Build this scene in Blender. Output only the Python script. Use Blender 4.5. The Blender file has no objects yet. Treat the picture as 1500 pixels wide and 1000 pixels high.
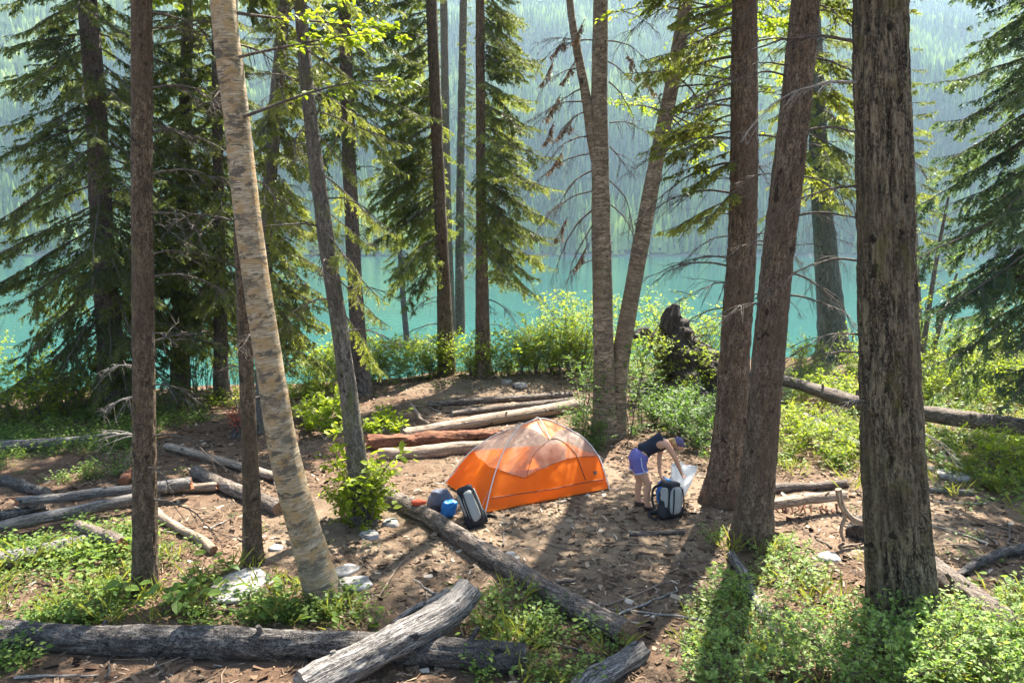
import bpy, math
import numpy as np
from mathutils import Vector, Matrix

# ---------------------------------------------------------------- camera, sky, sun, exposure
SC = bpy.context.scene
COL = SC.collection
CAM_H, PITCH, FPX = 4.6, math.radians(7.15), 1100.0      # metres, radians, focal length in pixels of the 1500 px photo
cam_d = bpy.data.cameras.new('camera')
cam_d.sensor_width = 36.0
cam_d.lens = FPX / 1500 * 36.0
cam_d.clip_start, cam_d.clip_end = 0.1, 6000
cam = bpy.data.objects.new('camera', cam_d)
COL.objects.link(cam)
cam.location = (0, 0, CAM_H)
cam.rotation_euler = (math.pi / 2 - PITCH, 0, 0)
SC.camera = cam

SUN_EL, SUN_AZ = math.radians(56), math.radians(27)      # azimuth: from the view direction towards +x
SUNV = Vector((math.sin(SUN_AZ) * math.cos(SUN_EL), math.cos(SUN_AZ) * math.cos(SUN_EL), math.sin(SUN_EL)))
world = bpy.data.worlds.new('World')
SC.world = world
world.use_nodes = True
wn = world.node_tree
sky = wn.nodes.new('ShaderNodeTexSky')
sky.sky_type = 'NISHITA'
sky.sun_disc = False
sky.sun_elevation, sky.sun_rotation = SUN_EL, SUN_AZ
wn.links.new(sky.outputs[0], wn.nodes['Background'].inputs[0])
wn.nodes['Background'].inputs[1].default_value = 0.075
sun_d = bpy.data.lights.new('sun', 'SUN')
sun_d.energy, sun_d.angle, sun_d.color = 5.0, math.radians(0.53), (1.0, 0.95, 0.86)
sun = bpy.data.objects.new('sun', sun_d)
COL.objects.link(sun)
sun.rotation_euler = (-SUNV).to_track_quat('-Z', 'Y').to_euler()
SC.view_settings.view_transform = 'Standard'
SC.view_settings.look = 'None'
SC.view_settings.gamma = 1.0
SC.view_settings.use_curve_mapping = False
SC.view_settings.exposure = 2.45
SC.render.engine = 'CYCLES'
cy = SC.cycles
cy.use_denoising = True
cy.max_bounces, cy.diffuse_bounces, cy.glossy_bounces = 6, 3, 3
cy.transmission_bounces, cy.transparent_max_bounces, cy.volume_bounces = 5, 8, 1
cy.sample_clamp_indirect = 6.0
cy.use_adaptive_sampling = True
cy.adaptive_threshold = 0.02

# ---------------------------------------------------------------- helpers: noise, meshes, tubes
def hash3(i, j, k):
    h = ((i * 73856093) ^ (j * 19349663) ^ (k * 83492791)) & 0xffffffff
    h = ((h ^ (h >> 13)) * 1274126177) & 0xffffffff
    h = ((h ^ (h >> 16)) * 668265263) & 0xffffffff
    return (h ^ (h >> 15)).astype(np.float64) / 4294967296.0

def noise(P):
    P = np.asarray(P, float)
    I = np.floor(P).astype(np.int64)
    f = P - I
    f = f * f * (3 - 2 * f)
    i, j, k = I[..., 0], I[..., 1], I[..., 2]
    x, y, z = f[..., 0], f[..., 1], f[..., 2]
    def c(a, b, d): return hash3(i + a, j + b, k + d)
    x00 = c(0,0,0)*(1-x)+c(1,0,0)*x; x10 = c(0,1,0)*(1-x)+c(1,1,0)*x
    x01 = c(0,0,1)*(1-x)+c(1,0,1)*x; x11 = c(0,1,1)*(1-x)+c(1,1,1)*x
    return ((x00*(1-y)+x10*y)*(1-z)+(x01*(1-y)+x11*y)*z) * 2 - 1

def fbm(P, o=3):
    P = np.asarray(P, float); s = 0; a = 1.0
    for q in range(o):
        s = s + a * noise(P * 2.03 ** q + q * 17.3); a *= 0.5
    return s

def sstep(a, b, x):
    t = np.clip((x - a) / (b - a), 0, 1)
    return t * t * (3 - 2 * t)

def nrm(v):
    v = np.asarray(v, float)
    return v / np.maximum(np.linalg.norm(v, axis=-1, keepdims=True), 1e-9)

class Geo:
    """collects vertices, quads and triangles of ONE mesh"""
    def __init__(s):
        s.V = []; s.co = []; s.ti = []; s.F = []; s.n = 0
    def add(s, V, quads=None, tris=None, co=None, tint=None, mi=0):
        V = np.asarray(V, float).reshape(-1, 3)
        n = len(V)
        s.V.append(V)
        s.co.append(V if co is None else np.asarray(co, float).reshape(-1, 3))
        s.ti.append(np.full(n, .5) if tint is None else np.broadcast_to(np.asarray(tint, float), (n,)))
        for f in (quads, tris):
            if f is not None and len(f): s.F.append((np.asarray(f, np.int64) + s.n, mi))
        s.n += n
        return s
    def mesh(s, name, mats, origin=(0, 0, 0), smooth=True):
        V = np.concatenate(s.V) - np.asarray(origin, float)
        me = bpy.data.meshes.new(name)
        nl = sum(f.size for f, _ in s.F); nf = sum(len(f) for f, _ in s.F)
        me.vertices.add(len(V)); me.vertices.foreach_set('co', V.astype(np.float32).ravel())
        me.loops.add(nl); me.polygons.add(nf)
        me.loops.foreach_set('vertex_index', np.concatenate([f.ravel() for f, _ in s.F]).astype(np.int32))
        st = []; p = 0; mi = []
        for f, m in s.F:
            st.append(p + np.arange(len(f)) * f.shape[1]); p += f.size
            mi.append(np.full(len(f), m))
        me.polygons.foreach_set('loop_start', np.concatenate(st).astype(np.int32))
        me.polygons.foreach_set('material_index', np.concatenate(mi).astype(np.int32))
        me.update(calc_edges=True)
        me.polygons.foreach_set('use_smooth', np.full(nf, bool(smooth)))
        a = me.attributes.new('co', 'FLOAT_VECTOR', 'POINT')
        a.data.foreach_set('vector', np.concatenate(s.co).astype(np.float32).ravel())
        a = me.attributes.new('tint', 'FLOAT', 'POINT')
        a.data.foreach_set('value', np.concatenate(s.ti).astype(np.float32))
        for m in (mats if isinstance(mats, (list, tuple)) else [mats]): me.materials.append(m)
        me.update()
        return me
    def build(s, name, mats, parent=None, origin=None, smooth=True):
        """one object; its origin is given, its parent's place, or the middle of its foot"""
        if origin is None:
            if parent is not None: origin = parent['_o']
            else:
                V = np.concatenate(s.V); lo, hi = V.min(0), V.max(0)
                origin = ((lo[0]+hi[0])/2, (lo[1]+hi[1])/2, lo[2])
        o = bpy.data.objects.new(name, s.mesh(name, mats, origin, smooth))
        COL.objects.link(o)
        o['_o'] = [float(c) for c in origin]
        if parent is not None: 
            o.parent = parent
            po = parent['_o']; o.location = [origin[q] - po[q] for q in range(3)]
        else: o.location = origin
        return o

def thing(name, label, cat, loc, group=None):
    o = bpy.data.objects.new(name, None); COL.objects.link(o)
    o.location = loc; o['_o'] = [float(c) for c in loc]
    o.empty_display_size = 0.2
    return tag(o, label, cat, group)

def tag(o, label, cat=None, group=None, kind=None):
    if label: o['label'] = label
    if cat: o['category'] = cat
    if group: o['group'] = group
    if kind: o['kind'] = kind
    return o

def child(me, name, parent, M):
    """a part that shares mesh data; M is its 4x4 place in the world"""
    o = bpy.data.objects.new(name, me); COL.objects.link(o)
    o.parent = parent
    o.matrix_local = Matrix.Translation(-Vector(parent['_o'])) @ M
    return o

def spline(pts, n):
    """Catmull-Rom through rows of pts (any width), n samples"""
    P = np.asarray(pts, float)
    if len(P) == 2: 
        t = np.linspace(0, 1, n)[:, None]; return P[0]*(1-t)+P[1]*t
    d = np.r_[0, np.cumsum(np.maximum(np.linalg.norm(np.diff(P[:, :3], axis=0), axis=1), 1e-6))]
    E = np.vstack([2*P[0]-P[1], P, 2*P[-1]-P[-2]])
    t = np.linspace(0, d[-1], n)
    i = np.clip(np.searchsorted(d, t, side='right') - 1, 0, len(P) - 2)
    u = ((t - d[i]) / (d[i+1] - d[i]))[:, None]
    a, b, c, e = E[i], E[i+1], E[i+2], E[i+3]
    return .5*((2*b)+(-a+c)*u+(2*a-5*b+4*c-e)*u**2+(-a+3*b-3*c+e)*u**3)

def frames(P):
    T = nrm(np.gradient(P, axis=0))
    up = np.array([0, 0, 1.]) if abs(T[0][2]) < .8 else np.array([0, 1., 0])
    n = nrm(np.cross(T[0], up)); Ns = [n]
    for q in range(1, len(P)):
        n = n - T[q] * np.dot(n, T[q]); n = n / max(np.linalg.norm(n), 1e-9); Ns.append(n)
    Ns = np.array(Ns)
    return T, Ns, np.cross(T, Ns)

def tube(P, R, seg=10, amp=0., ka=2., kl=1., ridged=False, lobes=None, caps=True, seed=0., tint=.5, geo=None, mi=0, cap_mi=None, capj=0., squash=None):
    """tube round path P with radii R; adds to geo"""
    P = np.asarray(P, float); R = np.broadcast_to(np.asarray(R, float), (len(P),))
    T, N, B = frames(P)
    th = np.linspace(0, 2*np.pi, seg, endpoint=False)
    c, s = np.cos(th), np.sin(th)
    L = np.r_[0, np.cumsum(np.linalg.norm(np.diff(P, axis=0), axis=1))]
    rr = np.repeat(R[:, None], seg, 1)
    rm = float(np.median(R))
    if amp:
        q = np.stack([np.broadcast_to(c*ka, rr.shape), np.broadcast_to(s*ka, rr.shape), np.broadcast_to((L*kl)[:, None], rr.shape)], -1) + seed
        f = fbm(q, 3)
        if ridged: f = 1 - 2*np.abs(f)
        rr = rr * (1 + amp * f)
    if lobes is not None:
        nl, la, ll, ph = lobes
        rr = rr * (1 + la*np.exp(-L/ll)[:, None]*(.45+.55*np.cos(nl*th+ph)+.25*np.cos((nl+2)*th+2*ph))[None])
    sq = 1. if squash is None else squash
    V = P[:, None] + rr[..., None]*(c[None, :, None]*N[:, None]*sq + s[None, :, None]*B[:, None])
    co = np.stack([np.broadcast_to(c*rm, rr.shape), np.broadcast_to(s*rm, rr.shape), np.broadcast_to(L[:, None], rr.shape)], -1) + seed
    if capj:
        hj = noise(np.stack([c*1.7, s*1.7, c*0], -1)+seed+5)
        V[0] -= T[0]*(hj*capj)[:, None]; V[-1] += T[-1]*(noise(np.stack([c*1.7, s*1.7, c*0], -1)+seed+9)*capj)[:, None]
    n = len(P)
    a = np.arange(n-1)[:, None]*seg; k = np.arange(seg)[None]; k2 = (k+1) % seg
    Q = np.stack([a+k, a+k2, a+seg+k2, a+seg+k], -1).reshape(-1, 4)
    g = geo or Geo()
    base = g.n
    g.add(V, quads=Q, co=co, tint=tint, mi=mi)
    if caps:
        for end, row in ((0, V[0]), (1, V[-1])):
            cm = row.mean(0) + (T[-1] if end else -T[0])*rm*.06
            f = np.array([(q, (q+1) % seg, seg) if end else ((q+1) % seg, q, seg) for q in range(seg)])
            cc = np.vstack([np.stack([c*rm, s*rm, c*0], -1), [[0, 0, 0]]]) + seed
            g.add(np.vstack([row, cm]), tris=f, co=cc, tint=tint, mi=mi if cap_mi is None else cap_mi)
    return g

def superell(size, e1=.5, e2=.5, nu=24, nv=14, wr=0., ws=6., seed=0.):
    """rounded box / pillow centred on the origin, half sizes"""
    u = np.linspace(-np.pi, np.pi, nu, endpoint=False); v = np.linspace(-np.pi/2, np.pi/2, nv)
    def p(a, e): return np.sign(a)*np.abs(a)**e
    U, W = np.meshgrid(u, v)
    V = np.stack([size[0]*p(np.cos(W), e1)*p(np.cos(U), e2), size[1]*p(np.cos(W), e1)*p(np.sin(U), e2), size[2]*p(np.sin(W), e1)], -1)
    if wr: V = V * (1 + wr*fbm(V*ws+seed, 3))[..., None]
    a = np.arange(nv-1)[:, None]*nu; k = np.arange(nu)[None]; k2 = (k+1) % nu
    Q = np.stack([a+k, a+k2, a+nu+k2, a+nu+k], -1).reshape(-1, 4)
    return V.reshape(-1, 3), Q

def rotm(ax, ang):
    return np.array(Matrix.Rotation(ang, 3, ax))

# ---------------------------------------------------------------- the ground's shape and pixel -> ground
def bank_y(x):
    return 27.6 + 6.2*np.tanh(np.asarray(x, float)/19.0)

def gh(x, y):
    x = np.asarray(x, float); y = np.asarray(y, float)
    P = np.stack([x, y, x*0], -1)
    z = .10*fbm(P*.33+3.1, 2) + .035*fbm(P*1.3+9, 2)
    s = y - bank_y(x) + .5*noise(P*.45+40)
    camp = np.exp(-(((x-.9)/4.2)**2+((y-13)/4.)**2))
    z = z*(1-.75*camp)
    z = z + .32*np.exp(-(((x-.6)/3.6)**2+((s+2.6)/2.)**2))
    z = z + .25*sstep(14, 26, x)*sstep(5, 12, y) + .12*sstep(7, 13, -x)
    z = z - 4.2*sstep(-.4, 7., s)
    return z

CP, SP = math.cos(PITCH), math.sin(PITCH)
FWD = np.array([0, CP, -SP]); UPV = np.array([0, SP, CP]); CAMP = np.array([0, 0, CAM_H])
def ray(px, py):
    return FWD + np.array([1, 0, 0])*((px-750)/FPX) + UPV*((500-py)/FPX)
def at(px, py, Y):
    d = ray(px, py); return CAMP + d*(Y/d[1])
def gp(px, py, dz=0.):
    d = ray(px, py); t = 14.
    for _ in range(40):
        p = CAMP + d*t
        z = float(gh(p[0], p[1])) + dz
        t2 = (z-CAM_H)/d[2]
        t = t + .6*(min(t2, 60)-t)
    return CAMP + d*t
def proj(P):
    D = np.asarray(P, float) - CAMP
    w = D @ FWD
    return 750 + FPX*D[..., 0]/w, 500 - FPX*(D @ UPV)/w, w
def depth(p): return float((np.asarray(p)-CAMP) @ FWD)
# ---------------------------------------------------------------- materials
class MT:
    def __init__(s, name):
        s.m = bpy.data.materials.new(name); s.m.use_nodes = True
        s.t = s.m.node_tree; s.b = s.t.nodes['Principled BSDF']; s.out = s.t.nodes['Material Output']
        s.b.inputs['Roughness'].default_value = .85
        s.b.inputs['Specular IOR Level'].default_value = .25
    def n(s, typ, **kw):
        nd = s.t.nodes.new('ShaderNode'+typ)
        for k, v in kw.items(): setattr(nd, k, v)
        return nd
    def l(s, a, b): s.t.links.new(a, b)
    def attr(s, name): return s.n('Attribute', attribute_name=name)
    def mapping(s, src, scale, loc=(0, 0, 0)):
        mp = s.n('Mapping'); mp.inputs['Scale'].default_value = scale; mp.inputs['Location'].default_value = loc
        s.l(src, mp.inputs['Vector']); return mp.outputs[0]
    def noise(s, vec, scale, detail=4, rough=.6, dist=0.):
        nd = s.n('TexNoise'); nd.inputs['Scale'].default_value = scale; nd.inputs['Detail'].default_value = detail
        nd.inputs['Roughness'].default_value = rough; nd.inputs['Distortion'].default_value = dist
        if vec is not None: s.l(vec, nd.inputs['Vector'])
        return nd.outputs[0]
    def ramp(s, fac, stops):
        r = s.n('ValToRGB'); e = r.color_ramp.elements
        e.remove(e[1]); e[0].position = stops[0][0]; e[0].color = (*stops[0][1], 1)
        for p, c in stops[1:]: e.new(p).color = (*c, 1)
        s.l(fac, r.inputs[0]); return r.outputs[0]
    def mix(s, fac, a, b, mode='MIX'):
        nd = s.n('Mix', data_type='RGBA', blend_type=mode)
        for sock, v in ((nd.inputs[0], fac), (nd.inputs[6], a), (nd.inputs[7], b)):
            if isinstance(v, (int, float)): sock.default_value = v
            elif isinstance(v, tuple): sock.default_value = (*v, 1)
            else: s.l(v, sock)
        return nd.outputs[2]
    def math(s, op, a, b=0.):
        nd = s.n('Math', operation=op)
        for sock, v in ((nd.inputs[0], a), (nd.inputs[1], b)):
            if isinstance(v, (int, float)): sock.default_value = v
            else: s.l(v, sock)
        return nd.outputs[0]
    def bump(s, h, strength=.5, dist=.02):
        nd = s.n('Bump'); nd.inputs['Strength'].default_value = strength; nd.inputs['Distance'].default_value = dist
        s.l(h, nd.inputs['Height']); s.l(nd.outputs[0], s.b.inputs['Normal']); return nd.outputs[0]
    def color(s, c):
        if isinstance(c, tuple): s.b.inputs['Base Color'].default_value = (*c, 1)
        else: s.l(c, s.b.inputs['Base Color'])

def bark(name, c0, c1, c2, ka=14., kl=2.2, moss=None, moss_amt=.5, bump=.9, bd=.03):
    """furrowed bark; co = (cos r, sin r, length) so the grain follows the trunk"""
    t = MT(name); co = t.attr('co').outputs['Vector']
    g = t.noise(t.mapping(co, (ka, ka, kl)), 1., 5, .62, .4)
    g2 = t.noise(t.mapping(co, (ka*2.6, ka*2.6, kl*4)), 1., 4, .6)
    big = t.noise(t.mapping(co, (1.6, 1.6, .8)), 1., 3)
    g3 = t.noise(t.mapping(co, (ka*5, ka*5, kl*14)), 1., 4, .7)
    c = t.ramp(g, [(.40, c0), (.50, c1), (.61, c2)])
    c = t.mix(t.ramp(g2, [(.40, (.9,)*3), (.56, (0,)*3)]), c, tuple(x*.55 for x in c0))
    c = t.mix(t.ramp(g3, [(.50, (0,)*3), (.68, (.75,)*3)]), c, tuple(min(1, x*1.45) for x in c2))
    c = t.mix(t.ramp(big, [(.42, (0,)*3), (.62, (.55,)*3)]), c, tuple(x*.7 for x in c1))
    knot = t.noise(t.mapping(co, (7, 7, 4.5), (2, 8, 3)), 1., 2, .5)
    c = t.mix(t.ramp(knot, [(.66, (0,)*3), (.70, (.85,)*3)]), c, tuple(x*.35 for x in c0))
    if moss:
        mm = t.noise(t.mapping(co, (3.5, 3.5, 1.5), (4, 4, 4)), 1., 5, .7)
        c = t.mix(t.ramp(mm, [(moss_amt, (0,)*3), (moss_amt+.14, (.85,)*3)]), c, moss)
    t.color(c)
    h = t.math('ADD', t.math('ADD', g, t.math('MULTIPLY', g2, .6)), t.math('MULTIPLY', g3, .25))
    t.bump(h, bump, bd*1.6)
    return t.m

M = {}
M['bark_spruce'] = bark('spruce_bark', (.045, .034, .028), (.115, .088, .07), (.21, .17, .14), 20, 7)
M['bark_brown'] = bark('brown_spruce_bark', (.040, .027, .016), (.112, .076, .045), (.195, .142, .09), 18, 6, (.12, .11, .04), .62)
M['bark_red'] = bark('reddish_spruce_bark', (.045, .029, .019), (.13, .086, .054), (.225, .165, .112), 17, 5)
M['bark_fir'] = bark('furrowed_fir_bark', (.028, .020, .013), (.145, .112, .068), (.26, .21, .135), 15, 1.9, (.12, .11, .03), .56, 1., .06)
M['bark_mossy'] = bark('mossy_bark', (.05, .042, .034), (.13, .11, .088), (.23, .20, .165), 18, 4, (.10, .115, .035), .52)
M['bark_green'] = bark('lichen_green_bark', (.035, .04, .032), (.085, .095, .075), (.16, .17, .135), 18, 3, (.15, .15, .05), .60)
M['twig'] = bark('dead_twig', (.06, .047, .038), (.14, .11, .088), (.24, .2, .16), 30, 10)
M['twig_pale'] = bark('bleached_twig', (.22, .19, .16), (.36, .32, .27), (.5, .46, .4), 30, 6)
M['log_grey'] = bark('weathered_grey_log', (.05, .042, .037), (.17, .15, .132), (.32, .29, .26), 22, 1.6, None, .5, .8, .03)
M['log_brown'] = bark('brown_bark_log', (.05, .036, .027), (.14, .105, .08), (.27, .22, .175), 16, 4, (.10, .10, .035), .62)
M['log_dark'] = bark('dark_bark_log', (.02, .016, .014), (.075, .062, .052), (.19, .17, .15), 15, 5, None, .5, 1., .035)
M['log_tan'] = bark('peeled_tan_log', (.12, .08, .052), (.29, .21, .145), (.43, .34, .25), 26, 1.4, None, .5, .6, .015)
M['log_red'] = bark('rusty_rotten_wood', (.07, .028, .015), (.22, .085, .042), (.36, .16, .085), 24, 1.6)
M['root'] = bark('dark_root_wood', (.014, .010, .008), (.05, .037, .029), (.13, .10, .08), 20, 5)

def wood_end(name, a, b):
    t = MT(name); co = t.attr('co').outputs['Vector']
    ln = t.n('VectorMath', operation='LENGTH'); t.l(t.mapping(co, (1, 1, 0)), ln.inputs[0])
    g = t.noise(co, 30, 4)
    t.color(t.mix(t.ramp(g, [(.35, (0,)*3), (.65, (1,)*3)]), a, b)); t.bump(g, .6, .02); return t.m
M['end_wood'] = wood_end('broken_log_end', (.10, .062, .038), (.30, .19, .11))
M['end_red'] = wood_end('rusty_log_end', (.12, .04, .02), (.40, .16, .07))
M['end_grey'] = wood_end('grey_log_end', (.10, .085, .07), (.28, .24, .2))

def birch():
    t = MT('birch_bark'); co = t.attr('co').outputs['Vector']
    band = t.noise(t.mapping(co, (4.5, 4.5, 12)), 1., 5, .65, .5)     # short dark bands running round the stem
    fine = t.noise(t.mapping(co, (7, 7, 70)), 1., 4, .6)
    big = t.noise(t.mapping(co, (2.6, 2.6, 4.5), (3, 1, 7)), 1., 7, .78, .3)
    pat = t.noise(t.mapping(co, (5, 5, 9), (9, 2, 5)), 1., 6, .75)
    c = t.ramp(fine, [(.36, (.20, .15, .09)), (.5, (.31, .24, .15)), (.64, (.43, .35, .24))])
    c = t.mix(t.ramp(pat, [(.46, (0,)*3), (.58, (.85,)*3)]), c, (.29, .175, .065))
    c = t.mix(t.ramp(band, [(.54, (0,)*3), (.60, (.9,)*3)]), c, (.075, .06, .042))
    c = t.mix(t.ramp(big, [(.50, (0,)*3), (.60, (.85,)*3)]), c, (.10, .083, .056))
    lent = t.noise(t.mapping(co, (9, 9, 90), (1, 5, 2)), 1., 2, .5)
    c = t.mix(t.ramp(lent, [(.63, (0,)*3), (.68, (.85,)*3)]), c, (.06, .048, .035))
    sx = t.n('SeparateXYZ'); t.l(co, sx.inputs[0])          # older, darker bark near the foot (co is offset by the stem's seed)
    c = t.mix(t.ramp(t.math('SUBTRACT', sx.outputs[2], 11.1), [(.1, (.6,)*3), (.9, (0,)*3)]), c, (.12, .10, .075))
    t.color(c); t.b.inputs['Roughness'].default_value = .7
    t.bump(t.math('ADD', t.math('MULTIPLY', fine, .3), t.math('MULTIPLY', big, -1.)), .6, .02); return t.m
M['bark_birch'] = birch()
M['bark_aspen'] = bark('tan_birch_bark', (.065, .05, .034), (.19, .145, .095), (.33, .26, .18), 4.5, 14, (.10, .105, .045), .56, .6, .02)

def leafmat(name, stops, trans=.45, tcol=1.5, rough=.5, spec=.25):
    """leaf or needle: the 'tint' of each leaf picks its colour; light passes through"""
    t = MT(name)
    c = t.ramp(t.attr('tint').outputs['Fac'], stops)
    t.color(c); t.b.inputs['Roughness'].default_value = rough; t.b.inputs['Specular IOR Level'].default_value = spec
    tr = t.n('BsdfTranslucent')
    t.l(t.mix(1., c, (tcol*1.05, tcol*1.1, tcol*.55), 'MULTIPLY'), tr.inputs['Color'])
    mx = t.n('MixShader'); mx.inputs[0].default_value = trans
    t.l(t.b.outputs[0], mx.inputs[1]); t.l(tr.outputs[0], mx.inputs[2]); t.l(mx.outputs[0], t.out.inputs[0])
    return t.m
M['needle_dark'] = leafmat('dark_spruce_needles', [(0, (.035, .05, .02)), (.5, (.08, .10, .033)), (1, (.20, .21, .055))], .55)
M['needle_mid'] = leafmat('spruce_needles', [(0, (.05, .062, .02)), (.5, (.115, .132, .036)), (1, (.25, .255, .065))], .56)
M['needle_yellow'] = leafmat('yellow_green_needles', [(0, (.085, .10, .025)), (.5, (.165, .185, .045)), (1, (.30, .29, .08))], .52)
M['needle_blue'] = leafmat('blue_green_needles', [(0, (.035, .065, .042)), (.5, (.08, .125, .065)), (1, (.17, .21, .085))], .45)
M['needle_dead'] = leafmat('dry_brown_needles', [(0, (.09, .055, .04)), (.5, (.16, .095, .065)), (1, (.24, .16, .11))], .3)
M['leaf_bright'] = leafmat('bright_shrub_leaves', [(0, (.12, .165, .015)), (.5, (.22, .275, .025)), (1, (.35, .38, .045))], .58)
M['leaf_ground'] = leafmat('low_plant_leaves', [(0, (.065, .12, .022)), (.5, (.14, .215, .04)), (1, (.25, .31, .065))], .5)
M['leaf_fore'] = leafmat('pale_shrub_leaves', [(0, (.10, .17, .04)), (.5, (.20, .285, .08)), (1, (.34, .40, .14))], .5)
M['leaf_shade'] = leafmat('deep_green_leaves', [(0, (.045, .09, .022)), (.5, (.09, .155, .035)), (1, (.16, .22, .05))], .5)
M['leaf_yellow'] = leafmat('yellow_green_weed_leaves', [(0, (.13, .15, .035)), (.5, (.20, .21, .05)), (1, (.30, .27, .08))], .45)
M['leaf_red'] = leafmat('rust_red_dead_sprig', [(0, (.20, .04, .025)), (.5, (.32, .07, .045)), (1, (.42, .12, .08))], .35)

def ground_mat():
    t = MT('forest_floor')
    co = t.n('TexCoord').outputs['Object']
    big = t.noise(co, .35, 4, .6); mid = t.noise(co, 2.2, 5, .65); fine = t.noise(co, 26, 6, .7); spk = t.noise(co, 90, 4, .7)
    c = t.ramp(mid, [(.36, (.062, .04, .025)), (.5, (.125, .083, .052)), (.65, (.21, .15, .098))])
    c = t.mix(t.ramp(big, [(.4, (0,)*3), (.62, (.75,)*3)]), c, (.155, .082, .048))
    c = t.mix(t.ramp(fine, [(.38, (.75,)*3), (.58, (0,)*3)]), c, (.055, .037, .026))
    c = t.mix(t.ramp(spk, [(.55, (0,)*3), (.7, (.7,)*3)]), c, (.32, .225, .145))
    at_ = t.attr('tint').outputs['Fac']                     # 1 = trodden pale camp soil
    c = t.mix(t.math('MULTIPLY', at_, t.math('ADD', mid, .15)), c, (.265, .198, .132))
    t.color(c); t.b.inputs['Roughness'].default_value = .95; t.b.inputs['Specular IOR Level'].default_value = .1
    t.bump(t.math('ADD', t.math('MULTIPLY', fine, 1.), t.math('MULTIPLY', spk, .5)), .9, .035)
    return t.m
M['ground'] = ground_mat()

def litter_mat():
    t = MT('needle_and_bark_litter')
    c = t.ramp(t.attr('tint').outputs['Fac'], [(0, (.035, .022, .014)), (.35, (.10, .06, .034)), (.6, (.19, .12, .07)), (.85, (.32, .235, .155)), (1, (.46, .39, .30))])
    t.color(c); return t.m
M['litter'] = litter_mat()

def rock_mat():
    t = MT('pale_rock'); co = t.n('TexCoord').outputs['Object']
    a = t.noise(co, 5, 6, .65); b = t.noise(co, 30, 4)
    c = t.ramp(a, [(.38, (.14, .125, .105)), (.5, (.27, .25, .225)), (.63, (.42, .40, .37))])
    c = t.mix(t.ramp(b, [(.55, (0,)*3), (.7, (.5,)*3)]), c, (.17, .16, .12))
    t.color(c); t.bump(t.math('ADD', a, t.math('MULTIPLY', b, .4)), .6, .04); return t.m
M['rock'] = rock_mat()

def water_mat():
    t = MT('turquoise_lake_water'); co = t.n('TexCoord').outputs['Object']
    t.color(t.mix(t.ramp(t.noise(co, .03, 3), [(.35, (0,)*3), (.65, (1,)*3)]), (.016, .088, .073), (.023, .115, .093)))
    t.b.inputs['Roughness'].default_value = .05; t.b.inputs['IOR'].default_value = 1.33; t.b.inputs['Specular IOR Level'].default_value = .5
    w = t.noise(t.mapping(co, (1.1, .5, 1)), 1.6, 4, .55)
    t.bump(w, .22, .15); return t.m
M['water'] = water_mat()

def slope_mat():
    t = MT('mountain_slope'); t.b.inputs['Specular IOR Level'].default_value = 0.; t.b.inputs['Roughness'].default_value = 1.; co = t.n('TexCoord').outputs['Object']
    a = t.noise(co, .012, 5, .6); b = t.noise(co, .12, 4)
    c = t.ramp(a, [(.35, (.02, .035, .018)), (.55, (.032, .048, .02)), (.72, (.045, .055, .03))])
    c = t.mix(t.ramp(b, [(.4, (0,)*3), (.65, (.6,)*3)]), c, (.04, .058, .02))
    sx = t.n('SeparateXYZ'); t.l(co, sx.inputs[0])
    t.color(t.mix(t.ramp(t.math('MULTIPLY', t.math('ADD', sx.outputs[2], 2.), .2), [(.2, (1,)*3), (.55, (0,)*3)]), c, (.13, .125, .10))); return t.m      # pale gravel shore
M['slope'] = slope_mat()
M['far_trees'] = leafmat('far_forest', [(0, (.035, .07, .045)), (.35, (.085, .14, .065)), (.65, (.22, .30, .09)), (.88, (.40, .45, .14)), (.9, (.07, .075, .06)), (1, (.15, .15, .12))], .35, 1.5, 1., 0.)

def cloth(name, c, trans=0., rough=.6, see=0., var=.12, sheen=0.):
    t = MT(name); co = t.n('TexCoord').outputs['Object']
    nz = t.noise(co, 6, 4)
    col = t.mix(t.math('MULTIPLY', nz, var*2), c, tuple(x*.6 for x in c))
    t.color(col); t.b.inputs['Roughness'].default_value = rough
    t.bump(t.noise(co, 14, 3), .25, .01)
    sh = t.b.outputs[0]
    if trans:
        tr = t.n('BsdfTranslucent'); t.l(col, tr.inputs['Color'])
        mx = t.n('MixShader'); mx.inputs[0].default_value = trans
        t.l(sh, mx.inputs[1]); t.l(tr.outputs[0], mx.inputs[2]); sh = mx.outputs[0]
    if see:
        tp = t.n('BsdfTransparent'); mx = t.n('MixShader'); mx.inputs[0].default_value = see
        t.l(sh, mx.inputs[1]); t.l(tp.outputs[0], mx.inputs[2]); sh = mx.outputs[0]
    t.l(sh, t.out.inputs[0]); return t.m
M['tent_orange'] = cloth('orange_nylon', (.80, .20, .012), .5, .45)
M['tent_top'] = cloth('sunlit_orange_nylon', (.85, .42, .20), .5, .4, .10)  # roof nylon paler than the walls: sunlight on the top put into its colour
M['tent_mesh'] = cloth('grey_insect_mesh', (.50, .39, .32), .35, .6, .50)
M['tent_floor'] = cloth('yellow_orange_floor', (.80, .34, .03), .3, .5)
M['tent_seam'] = cloth('dark_seam_tape', (.10, .045, .03), 0, .7)
M['pole'] = cloth('silver_pole', (.62, .58, .54), 0, .35)
M['strap'] = cloth('black_webbing', (.02, .02, .022), 0, .7)
M['black_fabric'] = cloth('black_pack_fabric', (.022, .023, .026), 0, .65)
M['grey_fabric'] = cloth('pale_grey_pack_fabric', (.30, .305, .285), 0, .7, 0, .3)
M['blue_fabric'] = cloth('blue_dry_bag', (.03, .20, .52), .15, .4)
M['white_plastic'] = cloth('white_plastic_bag', (.78, .80, .80), .45, .3, .08)
M['red_fabric'] = cloth('orange_red_fabric', (.60, .10, .04), .1, .6)
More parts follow.
